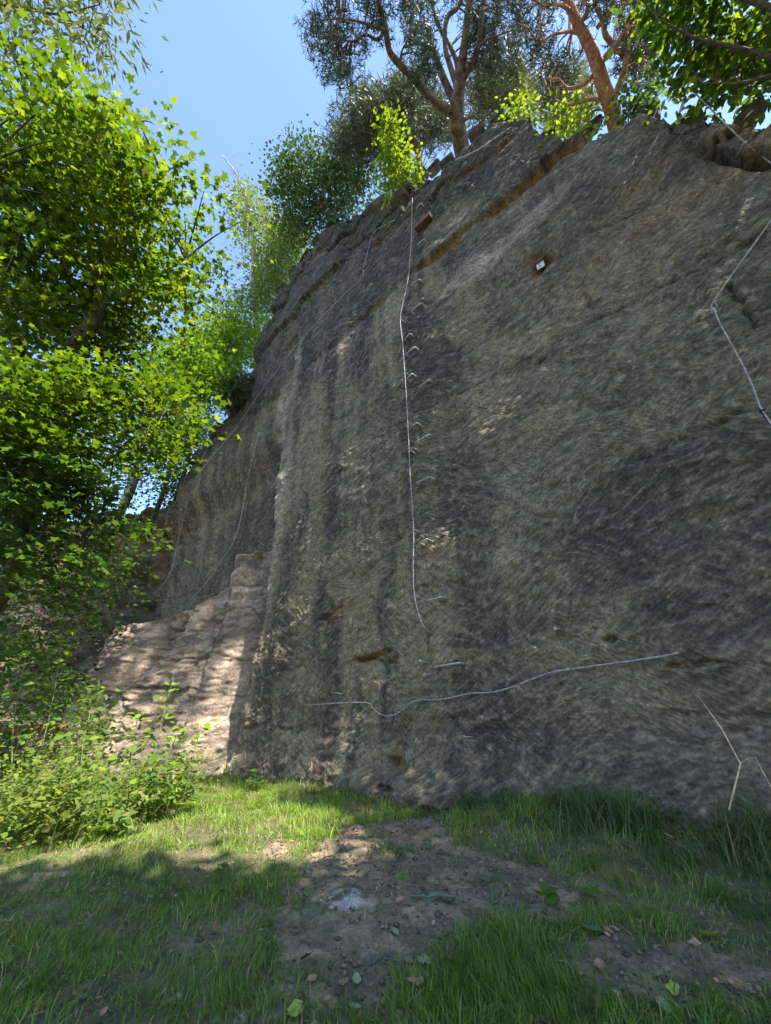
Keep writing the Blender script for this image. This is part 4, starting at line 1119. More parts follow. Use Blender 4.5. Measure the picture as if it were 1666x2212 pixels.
rdA = [[.29, .25, .20, .11, .09, .07], [.14, .12, .10, .07, .045], [.14, .12, .10, .08], [.05, .02], [.10, .08, .07, .05], [.09, .07, .05], [.09, .06, .04], [.06, .03, .015], [.045, .02], [.05, .02], [.04, .02], [.05, .03, .015], [.06, .03]]
pine('pine_tree', 'forked pine on the rim with a long mossy limb reaching left', skA, rdA,
     [([(668, -120), (665, 60), (680, 130), (720, 190), (745, 180), (780, 160), (800, 120), (830, 100), (830, 0), (830, -120)], 62, 17.5, 20), ([(830, -100), (840, 30), (900, 60), (1000, -10), (1000, -100)], 22, 17.5, 22),
      ([(870, 60), (905, 120), (880, 190), (960, 130), (930, 60)], 16, 18, 21), ([(1020, 20), (1130, 0), (1140, 130), (1090, 200), (1040, 170), (1010, 90)], 42, 18.5, 22), ([(1000, -10), (1150, 0), (1150, -150), (1000, -150)], 34, 18, 23)],
     0, 0, 0, 0, 'bark_pine', 71, base=baseA, per=24)
Bq = lambda x, y, d=0: at_r(x, y, 15.6 + d)
baseB = wpt(1325, 270, -.7)
skB = [[baseB + np.array([0, 0, -.5]), Bq(1322, 235), Bq(1305, 190), Bq(1290, 140), Bq(1272, 95), Bq(1250, 55), Bq(1228, 5), Bq(1205, -60), Bq(1180, -160)]]
rdB = [[.20, .17, .14, .11, .09, .06]]
for pts, rr in (([(1320, 230), (1345, 165), (1352, 130), (1362, 80), (1370, 20), (1375, -60)], [.09, .06, .04]),
                ([(1290, 145), (1307, 125), (1325, 100), (1308, 75), (1300, 40), (1285, 5), (1275, -60)], [.08, .06, .03]),
                ([(1310, 120), (1340, 85), (1368, 40), (1385, 0), (1400, -60)], [.07, .05, .03]),
                ([(1262, 75), (1230, 68), (1195, 75), (1165, 90), (1140, 60)], [.05, .03, .012]),
                ([(1280, 165), (1255, 185), (1225, 190), (1205, 170), (1185, 172)], [.055, .035, .015]),
                ([(1310, 215), (1275, 215), (1235, 225), (1200, 215), (1180, 190)], [.05, .03, .012]),
                ([(1318, 240), (1285, 238), (1262, 262), (1240, 250)], [.035, .02, .01]),
                ([(1345, 150), (1375, 135), (1400, 120), (1420, 100)], [.045, .025, .01]),
                ([(1250, 55), (1270, 20), (1262, -40)], [.06, .04]), ([(1240, 30), (1210, 10), (1170, 10), (1130, -20)], [.05, .03, .012]),
                ([(1290, 60), (1320, 20), (1330, -50)], [.05, .03]), ([(1345, 170), (1380, 180), (1410, 160)], [.03, .01]),
                ([(1365, 60), (1400, 55), (1430, 70), (1470, 40)], [.03, .015])):
    skB.append([Bq(x, y, random.Random(x * 7 + i).uniform(-.5, .5) if i else 0) for i, (x, y) in enumerate(pts)]); rdB.append(rr)
pine('pine_tree', 'orange barked pine with tangled bare limbs right of the crest', skB, rdB,
     [([(1130, -150), (1120, 60), (1150, 110), (1190, 60), (1200, -20), (1230, -150)], 32, 15, 18), ([(1150, 100), (1180, 220), (1240, 200), (1230, 120), (1200, 90)], 26, 15.5, 18),
      ([(1230, -150), (1240, 10), (1330, 40), (1430, 10), (1450, -150)], 36, 14.5, 18), ([(1340, 30), (1350, 150), (1420, 200), (1430, 60)], 40, 15, 18)],
     0, 0, 0, 0, 'bark_red', 72, base=baseB, per=18, size=.14, spread=.2, twig_r=.016, maxd=4.)
Cq = lambda x, y, d=0: at_r(x, y, 23.5 + d)
baseC = wpt(905, 395, -2.5)
pine('pine_tree', 'small dense grey green pine behind the yellow green bush', [[baseC, Cq(905, 350), Cq(893, 290), Cq(880, 230), Cq(870, 185)], [Cq(900, 320), Cq(860, 280), Cq(800, 270), Cq(750, 265)], [Cq(903, 330), Cq(935, 280), Cq(950, 250)]],
     [[.13, .11, .08, .04], [.06, .02], [.06, .02]],
     [([(735, 275), (720, 330), (790, 330), (860, 345), (880, 300), (960, 300), (980, 260), (935, 195), (880, 170), (850, 190), (810, 195), (770, 215), (745, 235)], 170, 21.5, 26)],
     0, 0, 0, 0, 'bark_red', 73, base=baseC, per=22, size=.24, spread=.32, pal=((.06, .085, .05), (.14, .17, .09)))
Dq = lambda x, y, d=0: at_r(x, y, 22 + d)
baseD = wpt(1110, 262, -3.5)
pine('pine_tree', 'pale sunlit pine crown between the forked pine and the orange pine', [[baseD, Dq(1100, 200), Dq(1080, 140), Dq(1070, 90)], [Dq(1100, 200), Dq(1150, 160), Dq(1190, 130)]], [[.14, .10, .05], [.05, .02]],
     [([(1030, 250), (1015, 200), (1045, 150), (1100, 140), (1150, 180), (1170, 250), (1110, 250)], 75, 20.5, 24), ([(1180, 260), (1185, 190), (1260, 170), (1270, 240), (1290, 262)], 45, 19, 22)],
     0, 0, 0, 0, 'bark_red', 74, base=baseD, per=20, size=.22, spread=.3, pal=((.11, .13, .06), (.20, .21, .10)))

# ---- birches
def broadleaf(name, label, group, base, skel, radii, polys, per, spread, size, tmpl, pal, bark, mat, seed, droop=.4, tilt=.9, flat=.8, twig_r=.008, indiv=0, maxd=6.):
    r = np.random.default_rng(seed)
    cs = np.vstack([cam_centers(p, k, r, a, b) for p, k, a, b in polys])
    st = tuple(crown_leaves(cs, per, spread, flat, size, tmpl, r, lambda n: palette(n, r, *pal), droop, tilt)) + (tmpl,)
    return make_tree(name, label, 'tree' if 'bush' not in name else 'bush', base, skel, radii, [st], bark, mat, group, twig_centers=cs, twig_r=twig_r, indiv=indiv, maxd=maxd)

Q = lambda x, y: at_r(x, y, 25.5)
bE = wpt(712, 492, -1.8)
broadleaf('birch_tree', 'blue green leaved birch on the rim left of the small pine', 'birches at the edge of the cliff', bE, [[bE, Q(705, 450), Q(695, 400), Q(690, 350)], [Q(703, 440), Q(740, 400), Q(770, 370)], [Q(700, 420), Q(650, 380), Q(625, 350)]], [[.12, .08, .03], [.05, .015], [.05, .015]],
          [([(592, 345), (600, 318), (640, 325), (655, 308), (690, 325), (720, 315), (760, 345), (790, 350), (800, 400), (770, 450), (740, 475), (700, 480), (640, 520), (600, 470), (590, 400)], 170, 24.3, 27.)], 60, .36, .15, T_BIRCH, ((.03, .07, .02), (.07, .12, .035)), 'bark_birch', 'birch', 81)
Q = lambda x, y: at_r(x, y, 29)
gE = at_r(555, 900, 29)
broadleaf('birch_tree', 'sparse dead topped birch with a white trunk at the gap in the trees', 'birches at the edge of the cliff', gE, [[gE, Q(555, 700), Q(552, 600), Q(548, 520), Q(535, 440), Q(520, 400), Q(508, 372), Q(480, 335)], [Q(520, 400), Q(512, 360), Q(505, 330)], [Q(545, 500), Q(510, 460), Q(490, 430), Q(480, 420)], [Q(545, 500), Q(500, 480), Q(478, 440)], [Q(552, 560), Q(590, 500), Q(600, 460)], [Q(530, 425), Q(555, 400), Q(562, 372)]],
          [[.24, .20, .17, .10, .06, .04, .02], [.025, .01], [.03, .01], [.025, .01], [.05, .02], [.02, .01]],
          [([(500, 400), (515, 385), (545, 400), (590, 430), (610, 470), (650, 480), (660, 560), (640, 620), (600, 640), (560, 620), (540, 560), (520, 500), (500, 440)], 130, 27.5, 31)], 50, .36, .14, T_BIRCH, ((.085, .12, .035), (.19, .23, .08)), 'bark_birch', 'birch', 82)
Q = lambda x, y: at_r(x, y, 27)
gF = at_r(600, 760, 27.5)
broadleaf('birch_tree', 'leafy green birch directly behind the left shoulder of the cliff', 'birches at the edge of the cliff', gF, [[gF, Q(602, 660), Q(618, 560), Q(640, 500)], [Q(605, 640), Q(570, 600)]], [[.12, .09, .03], [.04, .01]],
          [([(590, 500), (640, 480), (665, 500), (650, 560), (610, 640), (590, 670), (540, 650), (560, 580)], 90, 25.5, 28.5), ([(480, 640), (560, 610), (600, 640), (590, 690), (540, 780), (480, 790), (440, 740)], 110, 26, 30)], 58, .34, .15, T_BIRCH, ((.07, .12, .025), (.17, .24, .06)), 'bark_birch', 'birch', 83)

# ---- bright bushes on the rim
def bush(label, base, polys, seed, size=.125, per=44, spread=.22, pal=((.095, .165, .02), (.20, .27, .03)), mat='leafbright', tm=T_OVAL, group='bright bushes on the rim'):
    c = np.mean([at_r(*np.mean(np.array(p), 0), (a + b) / 2) for p, k, a, b in polys], 0)
    return broadleaf('bush', label, group, base, [[base, base * .6 + c * .4, c]], [[.04, .03, .012]], polys, per, spread, size, tm, pal, 'stem', mat, seed, .3, .7, .8, .005, maxd=3.)
bush('glowing yellow green bush standing on the rim right of the dark birch', wpt(860, 425, -.5), [([(822, 330), (838, 290), (865, 300), (870, 340), (900, 345), (898, 385), (870, 415), (845, 428), (825, 400)], 34, 19.6, 20.6), ([(824, 268), (848, 262), (845, 290), (830, 290)], 5, 19.6, 20.)], 91)
bush('small yellow bush behind the pointed block of the crest', wpt(1120, 252, -1.2), [([(1100, 225), (1130, 222), (1152, 228), (1146, 250), (1105, 258)], 9, 17.2, 17.8)], 92, .11, 22)
bush('lime green bush in the notch before the orange pine', wpt(1225, 285, -1.), [([(1195, 265), (1210, 240), (1232, 222), (1250, 260), (1262, 272), (1215, 290)], 16, 15, 15.8)], 93, .12, 22)
bush('tiny yellow sprig at the foot of the orange pine', wpt(1308, 268, -.5), [([(1295, 262), (1308, 250), (1318, 258), (1306, 270)], 3, 14.2, 14.5)], 94, .10, 16)
gG = at_r(480, 860, 25)
bush('sunny green shrub spilling over the left shoulder of the cliff', gG, [([(400, 720), (460, 690), (520, 690), (590, 690), (560, 760), (530, 800), (470, 840), (400, 850)], 120, 23.5, 26)], 95, .17, 40, .36, ((.07, .15, .015), (.19, .28, .03)))
bush('dark leafy thicket between the maple and the cliff edge', at_r(400, 960, 21), [([(330, 760), (430, 700), (470, 760), (500, 830), (420, 870), (360, 850), (300, 830)], 110, 19, 23)], 96, .16, 40, .34, ((.035, .09, .015), (.09, .16, .02)))

bush('leafy bush overhanging the far left end of the wall top', at_r(400, 1010, 25), [([(350, 930), (440, 870), (470, 900), (435, 960), (410, 1010), (390, 1100), (350, 1100)], 90, 25.5, 28.5)], 965, .16, 40, .34, ((.04, .10, .015), (.11, .18, .03)), 'leaf')

# heather like tuft on the ledge
r = np.random.default_rng(97)
cs = cam_centers([(482, 830), (520, 812), (540, 830), (535, 870), (505, 890), (475, 880)], 60, r, 21.2, 22.2)
N = 60 * 22
pos = np.repeat(cs, 22, 0) + r.normal(size=(N, 3)) * .16
b0 = wpt(505, 892, -.1)
V, F, C = needle_tufts(pos, .2 * r.uniform(.7, 1.3, N), r, palette(N, r, (.06, .09, .06), (.13, .16, .11)))
root = empty('heather_bush', b0, 'grey green heather tuft on the ledge left of the upper wall', 'bush')
o = link('foliage', make_mesh('foliage', V - b0, F, C, smooth=False), M['needle'], root); o['kind'] = 'stuff'
mb = MB(); [mb.tube([b0, cs[i]], [.015, .006], 4) for i in range(0, 60, 4)]; mb.build('stems', M['twig'], root)

# ---- leafy tree at the top right, hanging over the rim
bR = wpt(1830, 240, -1.6)
K = lambda x, y, d=0: at_r(x, y, 11.5 + d)
skR = [[bR, K(1800, 170), K(1790, 60), K(1740, -120), K(1700, -350, 1)], [K(1800, 170), K(1620, 110), K(1500, 80), K(1420, 40)], [K(1790, 60), K(1560, -20), K(1450, -60)], [K(1795, 120), K(1620, 175), K(1520, 180)], [K(1660, -120), K(1750, -300), K(1850, -500)]]
broadleaf('linden_tree', 'dark broad leaved tree hanging over the top right rim', None, bR, skR, [[.2, .16, .12, .08], [.045, .025, .01], [.06, .03, .01], [.05, .02, .008], [.07, .03]],
          [([(1400, -60), (1415, 20), (1400, 90), (1440, 100), (1480, 60), (1520, 20), (1560, -60)], 34, 12.2, 14.5), ([(1450, 175), (1480, 130), (1530, 90), (1600, 60), (1700, 40), (1800, 200), (1640, 190), (1540, 200)], 62, 12.5, 15), ([(1590, -100), (1900, -100), (1900, 60), (1620, 10)], 26, 12, 15),
           ([(1600, -130), (1750, -130), (2300, -200), (2300, -900), (1800, -700)], 75, 12, 14.5)], 34, .27, .145, T_OVAL, ((.03, .085, .012), (.085, .15, .02), (.20, .28, .02), .22), 'bark_dark', 'leaf', 98, .35, .6, .6, .008, indiv=300)
broadleaf('bush', 'low dark blue green bush at the left foot of the top right tree', None, wpt(1370, 245, -.8), [[wpt(1370, 245, -.8), K(1375, 225, 3), K(1385, 190, 3)]], [[.03, .01]], [([(1340, 235), (1370, 190), (1400, 200), (1400, 235)], 14, 14, 15)], 24, .2, .12, T_OVAL, ((.03, .07, .03), (.06, .10, .05)), 'bark_dark', 'leaf', 99)

# ---- crowns out of the frame that shade the clearing
def shade_crown(label, base, center, rad, n, seed, per=60, size=.24):
    r = np.random.default_rng(seed)
    d = r.normal(size=(n, 3)); d /= np.linalg.norm(d, axis=1)[:, None]
    cs = np.array(center) + d * (r.random(n) ** .4)[:, None] * np.array(rad)
    st = tuple(crown_leaves(cs, per, .5, .4, size, T_OVAL, r, lambda k: palette(k, r, (.04, .10, .02), (.08, .15, .03)), .3, .5)) + (T_OVAL,)
    c = np.array(center); base = np.array(base)
    return make_tree('shade_tree', label, 'tree', base, [[base, base + (c - base) * .5 + np.array([.3, 0, .5]), c, c + np.array([0, 0, rad[2] * .7])]], [[.3, .22, .12, .04]], [st], 'bark_dark', 'leaf', 'unseen shade trees behind the camera', twig_centers=cs[::3], twig_r=.02)
SHADE = [((3.9, -2.1, 12.3), (2.3, 1.2, 1.4), 60, 701, 'unseen crown shading the clearing, left of the others above the camera'), ((7.3, -2.2, 12.6), (2.4, 1.5, 1.6), 70, 702, 'middle unseen crown shading the clearing, above and behind the camera'),
         ((10.2, -1.6, 13), (2.2, 1.8, 1.6), 60, 703, 'unseen shading crown furthest right, over the top of the wall'), ((8.9, .0, 13.4), (2.0, 1.0, 1.4), 55, 704, 'unseen shading crown nearest the linden at the top right')]
for c, rd, n, sd, lab in SHADE:
    shade_crown(lab, (c[0] + 1, -7, -.5), c, rd, n, sd)

# ---- trees beyond the bank
for i, (px, py, rr, h, c0, c1) in enumerate(((-60, 1000, 27, 9, (.05, .10, .02), (.12, .18, .04)), (90, 960, 29, 8, (.09, .14, .03), (.17, .23, .06)), (210, 930, 30, 9, (.05, .10, .025), (.11, .17, .04)),
                                              (320, 900, 30, 8, (.07, .12, .03), (.14, .2, .05)), (-180, 900, 25, 10, (.05, .1, .02), (.11, .17, .03)), (150, 840, 38, 12, (.06, .1, .03), (.12, .17, .05)), (20, 760, 40, 12, (.06, .1, .03), (.12, .17, .05)), (380, 930, 30, 6, (.06, .11, .02), (.13, .2, .04)), (300, 980, 27, 6, (.05, .09, .02), (.10, .16, .04)), (120, 990, 26, 6, (.05, .09, .02), (.12, .18, .04)), (430, 860, 31, 6, (.05, .09, .02), (.10, .16, .03)))):
    r = np.random.default_rng(900 + i)
    c = at_r(px, py, rr); g = np.array([c[0], c[1], 10.5])
    labs = ['sunlit young tree at the far left above the bank', 'pale green slim tree above the bank', 'darker tree behind the middle of the bank', 'mid green tree above the dark bank beside the cliff', 'tree at the outer left beyond the rail', 'taller hazy tree seen through the maple', 'tall tree behind the maple trunk', 'small tree in the gap beside the cliff end', 'low leafy tree on the edge of the dark bank', 'low yellowish tree on the edge of the bank behind the maple trunk', 'dark small tree touching the left shoulder of the cliff']
    cs = c + r.normal(size=(60, 3)) * np.array([1.3, 1.3, h * .22]) 
    st = tuple(crown_leaves(cs, 40, .55, .7, .17, T_BIRCH, r, lambda k: palette(k, r, c0, c1), .3, .8)) + (T_BIRCH,)
    make_tree('background_tree', labs[i], 'tree', g, [[g, (g + c) / 2 + np.array([.3, 0, 0]), c, c + np.array([0, 0, h * .4])]], [[.16, .12, .08, .03]], [st], 'bark_birch' if i in (1, 3) else 'bark_dark', 'birch', 'trees above the rocky bank', twig_centers=cs[::2], twig_r=.012)

# ------------------------------------------------------------------ grass
r = np.random.default_rng(5)
def grass_blades(x, y, h, w, col, r, lean=.35):
    N = len(x); z = ground_h(x, y) - .01
    a = r.uniform(0, 2 * np.pi, N) * .5 + 2 * np.pi * fbm(x * 1.3, y * 1.3, 2, 615); b = r.uniform(0, 2 * np.pi, N)
    ld = np.stack([np.cos(a), np.sin(a), np.zeros(N)], -1); sd = np.stack([np.cos(b), np.sin(b), np.zeros(N)], -1)
    L = (r.random(N) ** 1.3 * lean * 2.6 + .05)
    p = np.stack([x, y, z], -1); up = np.array([0, 0, 1.0])
    V = []
    for t, ww in ((0, 1.), (.35, .95), (.7, .65), (1.0, .06)):
        c = p + (h * t)[:, None] * up * (1 - .25 * (L * t)[:, None]) + ld * (h * L * t ** 2)[:, None]
        V += [c - sd * (w * ww / 2)[:, None], c + sd * (w * ww / 2)[:, None]]
    V = np.stack(V, 1).reshape(-1, 3)
    i = np.arange(N)[:, None] * 8
    F = np.concatenate([i + np.array([0, 1, 3, 2]), i + np.array([2, 3, 5, 4]), i + np.array([4, 5, 7, 6])])
    return V, F, np.repeat(col, 8, 0)

def wall_side(x, y):
    return (x - P0[0]) * WN[0] + (y - P0[1]) * WN[1], x * WD[0] + (y - D0) * WD[1]
def scatter(n, x0, x1, y0, y1, bare=.93):
    x = r.uniform(x0, x1, n); y = r.uniform(y0, y1, n)
    o, u = wall_side(x, y)
    m = bare_mask(x, y)
    thin = sstep(-.55, .25, fbm(x * 1.1, y * 1.1, 3, 601))
    keep = (r.random(n) > m * bare) & (o > .18) & (r.random(n) < .30 + .7 * thin) & (np.abs(x) < y * 1.05 + 1.2)
    keep &= ~((x < -5) & (y > 11) & (r.random(n) < .7))
    return x[keep], y[keep]
groups = []
def add_grass(n, x0, x1, y0, y1, hm, wm, c0, c1, bare=.93, lean=.5):
    x, y = scatter(n, x0, x1, y0, y1, bare)
    N = len(x); tall = .55 + .9 * sstep(-.3, .5, fbm(x * 1.7, y * 1.7, 3, 611))
    h = hm * tall * r.uniform(.5, 1.3, N); w = wm * r.uniform(.7, 1.3, N)
    col = palette(N, r, c0, c1, (.34, .27, .14), .14)
    dry = sstep(.1, .6, fbm(x * 1.4 + 9, y * 1.4, 3, 613))[:, None] * .55
    col = col * (1 - dry) + np.array([.17, .15, .06]) * r.uniform(.7, 1.2, (N, 1)) * dry
    groups.append(grass_blades(x, y, h, w, col, r, lean))
gA, gB = (.07, .15, .018), (.15, .26, .034)
add_grass(70000, -5.5, 5.5, 2.9, 6.2, .088, .0062, gA, gB)
add_grass(110000, -8, 7, 6.0, 10.5, .105, .010, (.095, .18, .018), (.20, .32, .035))  # brighter band: sunlight on the middle strip put into the blade colour
add_grass(40000, -9, 3, 10.0, 17, .14, .016, (.06, .115, .02), (.13, .20, .035))
def tufts(centers, per, rad, hm, wm, c0, c1, lean=.6):
    for cx, cy in centers:
        x = cx + r.normal(size=per) * rad; y = cy + r.normal(size=per) * rad
        o, u = wall_side(x, y); k = o > .1; x, y = x[k], y[k]; N = len(x)
        groups.append(grass_blades(x, y, hm * r.uniform(.4, 1.2, N), wm * r.uniform(.7, 1.3, N), palette(N, r, c0, c1), r, lean))
tufts([on_ground(px, py)[:2] for px, py in ((1040, 2080), (1100, 2110), (1150, 2060), (1060, 2160), (1180, 2150), (1000, 2120), (1230, 2190), (1020, 2200))], 300, .17, .15, .0065, (.06, .12, .018), (.12, .20, .035))
tufts([on_ground(px, py)[:2] for px, py in ((120, 2080), (60, 2150), (430, 2130), (540, 2130), (600, 2190), (400, 2200), (250, 2080), (480, 1960), (620, 1960), (340, 1940), (150, 1990), (840, 2210), (1500, 2200), (1600, 2210))], 220, .18, .12, .0062, (.06, .12, .018), (.12, .20, .03))
tufts([on_ground(px, py)[:2] for px, py in ((842, 1842), (1620, 1900), (1450, 1870), (1560, 1950), (1640, 1980))], 130, .10, .14, .007, (.035, .08, .02), (.08, .14, .035))
# long grass along the foot of the wall, its shade put into darker blades
for u0, u1, n, hm in ((-5.2, -2, 900, .22), (-2, -.2, 800, .22), (1.2, 2.4, 450, .14), (1.9, 4.2, 1900, .26), (3.6, 6.2, 2400, .42), (5.4, 9, 1800, .48)):
    uu = r.uniform(u0, u1, n); oo = .25 + np.abs(r.normal(size=n)) * .33
    cl = fbm(uu * 1.8, oo * 2.5, 3, 671); k = r.random(n) < sstep(-.45, .35, cl) + .08; uu, oo, cl = uu[k], oo[k], cl[k]; n = len(uu)
    x = P0[0] + WD[0] * uu + WN[0] * oo; y = P0[1] + WD[1] * uu + WN[1] * oo
    groups.append(grass_blades(x, y, hm * (.75 + .5 * sstep(-.2, .5, cl)) * r.uniform(.3, 1.25, n), .011 * r.uniform(.7, 1.3, n), palette(n, r, (.04, .08, .025), (.10, .15, .05), (.24, .19, .09), .12), r, .75))
# bright tuft (moss cushion) at the foot
u, z = 1.9, 0
n = 0; Vs, Fs, Cs = [], [], []
for V, F, C in groups: Vs.append(V); Fs.append(F + n); Cs.append(C); n += len(V)
me = make_mesh('grass', np.vstack(Vs), np.vstack(Fs), np.vstack(Cs), smooth=False)
props(link('grass', me, M['grass']), 'uneven green grass covering the clearing below the wall', 'grass', kind='stuff')

# dead leaf and twig litter, too small to pick apart
N = 5200
x = r.uniform(-6, 6, N); y = 3 + 10 * r.random(N) ** 1.5; o, u = wall_side(x, y); k = (o > .3); x, y = x[k], y[k]; N = len(x)
V, F, C = leafcloud(np.stack([x, y, ground_h(x, y) + .012], -1), np.stack([r.normal(size=N) * .35, r.normal(size=N) * .35, np.ones(N)], -1), r.normal(size=(N, 3)), .035 * r.uniform(.5, 1.5, N), T_OVAL, palette(N, r, (.14, .09, .055), (.34, .23, .16)))
props(link('leaf_litter', make_mesh('leaf_litter', V, F, C, smooth=False), M['deadleaf']), 'small brown leaf litter scattered over the ground', 'litter', kind='stuff')

# crumbs of stone and earth on the bare soil
N = 9000
x = r.uniform(-4, 5, N); y = 3 + 7 * r.random(N) ** 1.4; k = (r.random(N) < bare_mask(x, y) + .04); x, y = x[k], y[k]; N = len(x)
oct_ = np.array([(1, 0, 0), (0, 1, 0), (-1, 0, 0), (0, -1, 0), (0, 0, .8), (0, 0, -.8)]); sz_ = .012 * r.lognormal(0, .5, N)
V = np.stack([x, y, ground_h(x, y) + .01], -1)[:, None, :] + oct_[None] * sz_[:, None, None] * r.uniform(.5, 1.3, (N, 6, 1))
T = np.array([(0, 1, 4), (1, 2, 4), (2, 3, 4), (3, 0, 4), (1, 0, 5), (2, 1, 5), (3, 2, 5), (0, 3, 5)])
F = (np.arange(N)[:, None, None] * 6 + T[None]).reshape(-1, 3)
C = np.repeat(palette(N, r, (.06, .05, .035), (.22, .18, .13)), 6, 0)
props(link('gravel', make_mesh('gravel', V.reshape(-1, 3), F, C, smooth=False), M['deadleaf']), 'small crumbs of stone and soil on the bare earth', 'gravel', kind='stuff')
# rubble along the foot of the wall
N = 700
uu = r.uniform(-5, 6.5, N); oo = .30 + np.abs(r.normal(size=N)) * .22
x = P0[0] + WD[0] * uu + WN[0] * oo; y = P0[1] + WD[1] * uu + WN[1] * oo; sz_ = .022 * r.lognormal(0, .55, N)
V = np.stack([x, y, ground_h(x, y) + .01], -1)[:, None, :] + oct_[None] * sz_[:, None, None] * r.uniform(.5, 1.3, (N, 6, 1))
F = (np.arange(N)[:, None, None] * 6 + T[None]).reshape(-1, 3)
props(link('rubble', make_mesh('rubble', V.reshape(-1, 3), F, np.repeat(palette(N, r, (.07, .055, .04), (.22, .17, .11)), 6, 0), smooth=False), M['deadleaf']), 'small broken stones along the foot of the wall', 'gravel', kind='stuff')
# broken twigs and rubble crumbs, too small to pick apart
mb = MB()
for k in range(420):
    x_ = r.uniform(-5, 5); y_ = 3 + 8 * r.random() ** 1.3
    if wall_side(x_, y_)[0] < .3: continue
    a_ = r.uniform(0, 6.28); l_ = r.uniform(.03, .13); z_ = float(ground_h(x_, y_)) + .015
    mb.tube([[x_, y_, z_], [x_ + l_ * .5 * math.cos(a_) + .01, y_ + l_ * .5 * math.sin(a_), z_ + .008], [x_ + l_ * math.cos(a_), y_ + l_ * math.sin(a_), z_ + .002]], .0035 * r.uniform(.6, 1.6), 4)
props(mb.build('twig_litter', M['twig']), 'broken twigs strewn over the clearing', 'twigs', kind='stuff')
# clover and small herbs between the grass
x = r.uniform(-6, 5.5, 9000); y = 3 + 8 * r.random(9000) ** 1.2; k = (fbm(x * 1.2, y * 1.2, 3, 651) > .12) & (r.random(9000) > bare_mask(x, y) * .9) & (wall_side(x, y)[0] > .25); x, y = x[k], y[k]; N = len(x)
V, F, C = leafcloud(np.stack([x, y, ground_h(x, y) + r.uniform(.02, .09, N)], -1), np.stack([r.normal(size=N) * .4, r.normal(size=N) * .4, np.ones(N)], -1), r.normal(size=(N, 3)), .034 * r.uniform(.5, 1.6, N), T_OVAL, palette(N, r, (.06, .12, .03), (.13, .20, .05)))
props(link('clover', make_mesh('clover', V, F, C, smooth=False), M['grass']), 'patches of clover and small herbs in the grass', 'clover', kind='stuff')

# ------------------------------------------------------------------ undergrowth at the left
r = np.random.default_rng(8)
poly_u = [(-60, 1870), (100, 1850), (250, 1810), (360, 1770), (440, 1720), (445, 1680), (300, 1660), (150, 1640), (-60, 1650)]
s = sample_poly(poly_u, 520, r)
B0 = np.array([on_ground(a, min(max(b, 1640), 1900)) for a, b in s])
pos, nrm, dr, sz, cc = [], [], [], [], []
mb = MB()
for b in B0:
    pn = float(fbm(b[0] * .9, b[1] * .9, 3, 801)); hh = r.uniform(.2, .75) * (1.0 + 1.1 * pn)
    if b[0] < -5.6 and b[1] > 8.2 and r.random() < .6: continue
    hh = max(hh, .12); lsz = r.choice([.5, .8, 1.1, 1.6], p=[.35, .35, .2, .1])
    tip = b + np.array([r.normal() * .22, r.normal() * .22, hh])
    if r.random() < .35: mb.tube([b, (b + tip) / 2 + np.array([0, 0, .05]), tip], [.006, .004, .002], 3, cap=False)
    k = int(10 + hh * 26)
    t = r.random(k) ** .7
    p = b + (tip - b) * t[:, None] + r.normal(size=(k, 3)) * np.array([.11, .11, .05])
    pos.append(p); nrm.append(np.stack([r.normal(size=k) * .5, r.normal(size=k) * .5 - .2, np.ones(k)], -1)); d = r.normal(size=(k, 3)); d[:, 2] -= .3; dr.append(d)
    sz.append(.075 * lsz * r.uniform(.6, 1.4, k)); tc_ = r.random(); cc.append(palette(k, r, np.array((.05, .10, .02)) * (1 - tc_) + np.array((.12, .17, .03)) * tc_, np.array((.10, .18, .04)) * (1 - tc_) + np.array((.22, .27, .06)) * tc_, (.24, .2, .09), .05))
pos = np.vstack(pos); 
V, F, C = leafcloud(pos, np.vstack(nrm), np.vstack(dr), np.concatenate(sz), T_OVAL, np.vstack(cc))
props(link('undergrowth', make_mesh('undergrowth', V, F, C, smooth=False), M['leafbright']), 'dense sunlit bramble and herb undergrowth at the lower left', 'undergrowth', kind='stuff')
o = mb.build('undergrowth_stems', M['stem']); props(o, 'thin stems inside the bramble undergrowth', 'stems', kind='stuff')
# vines and shrubs on the dark slope
poly_v = [(-60, 1640), (-60, 1330), (60, 1340), (120, 1400), (170, 1500), (260, 1480), (250, 1640)]
cs = cam_centers(poly_v, 95, r, 11.5, 15)
cs[:, 2] = np.maximum(cs[:, 2], ground_h(cs[:, 0], cs[:, 1]) + .2)
st = crown_leaves(cs, 30, .28, .5, .11, T_OVAL, r, lambda k: palette(k, r, (.045, .10, .02), (.11, .19, .04)), .3, .6)
V, F, C = leafcloud(*st[:4], T_OVAL, st[4])
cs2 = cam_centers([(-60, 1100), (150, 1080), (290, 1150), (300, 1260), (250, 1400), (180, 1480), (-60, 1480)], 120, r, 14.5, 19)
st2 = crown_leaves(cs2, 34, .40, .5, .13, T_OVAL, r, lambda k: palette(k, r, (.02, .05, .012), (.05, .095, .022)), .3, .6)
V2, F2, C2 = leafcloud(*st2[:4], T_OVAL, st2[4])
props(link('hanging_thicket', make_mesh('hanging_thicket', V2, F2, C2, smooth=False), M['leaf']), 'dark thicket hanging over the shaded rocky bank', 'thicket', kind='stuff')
props(link('shrub_layer', make_mesh('shrub_layer', V, F, C, smooth=False), M['leafbright']), 'leafy shrubs behind and above the rusty rail', 'shrubs', kind='stuff')

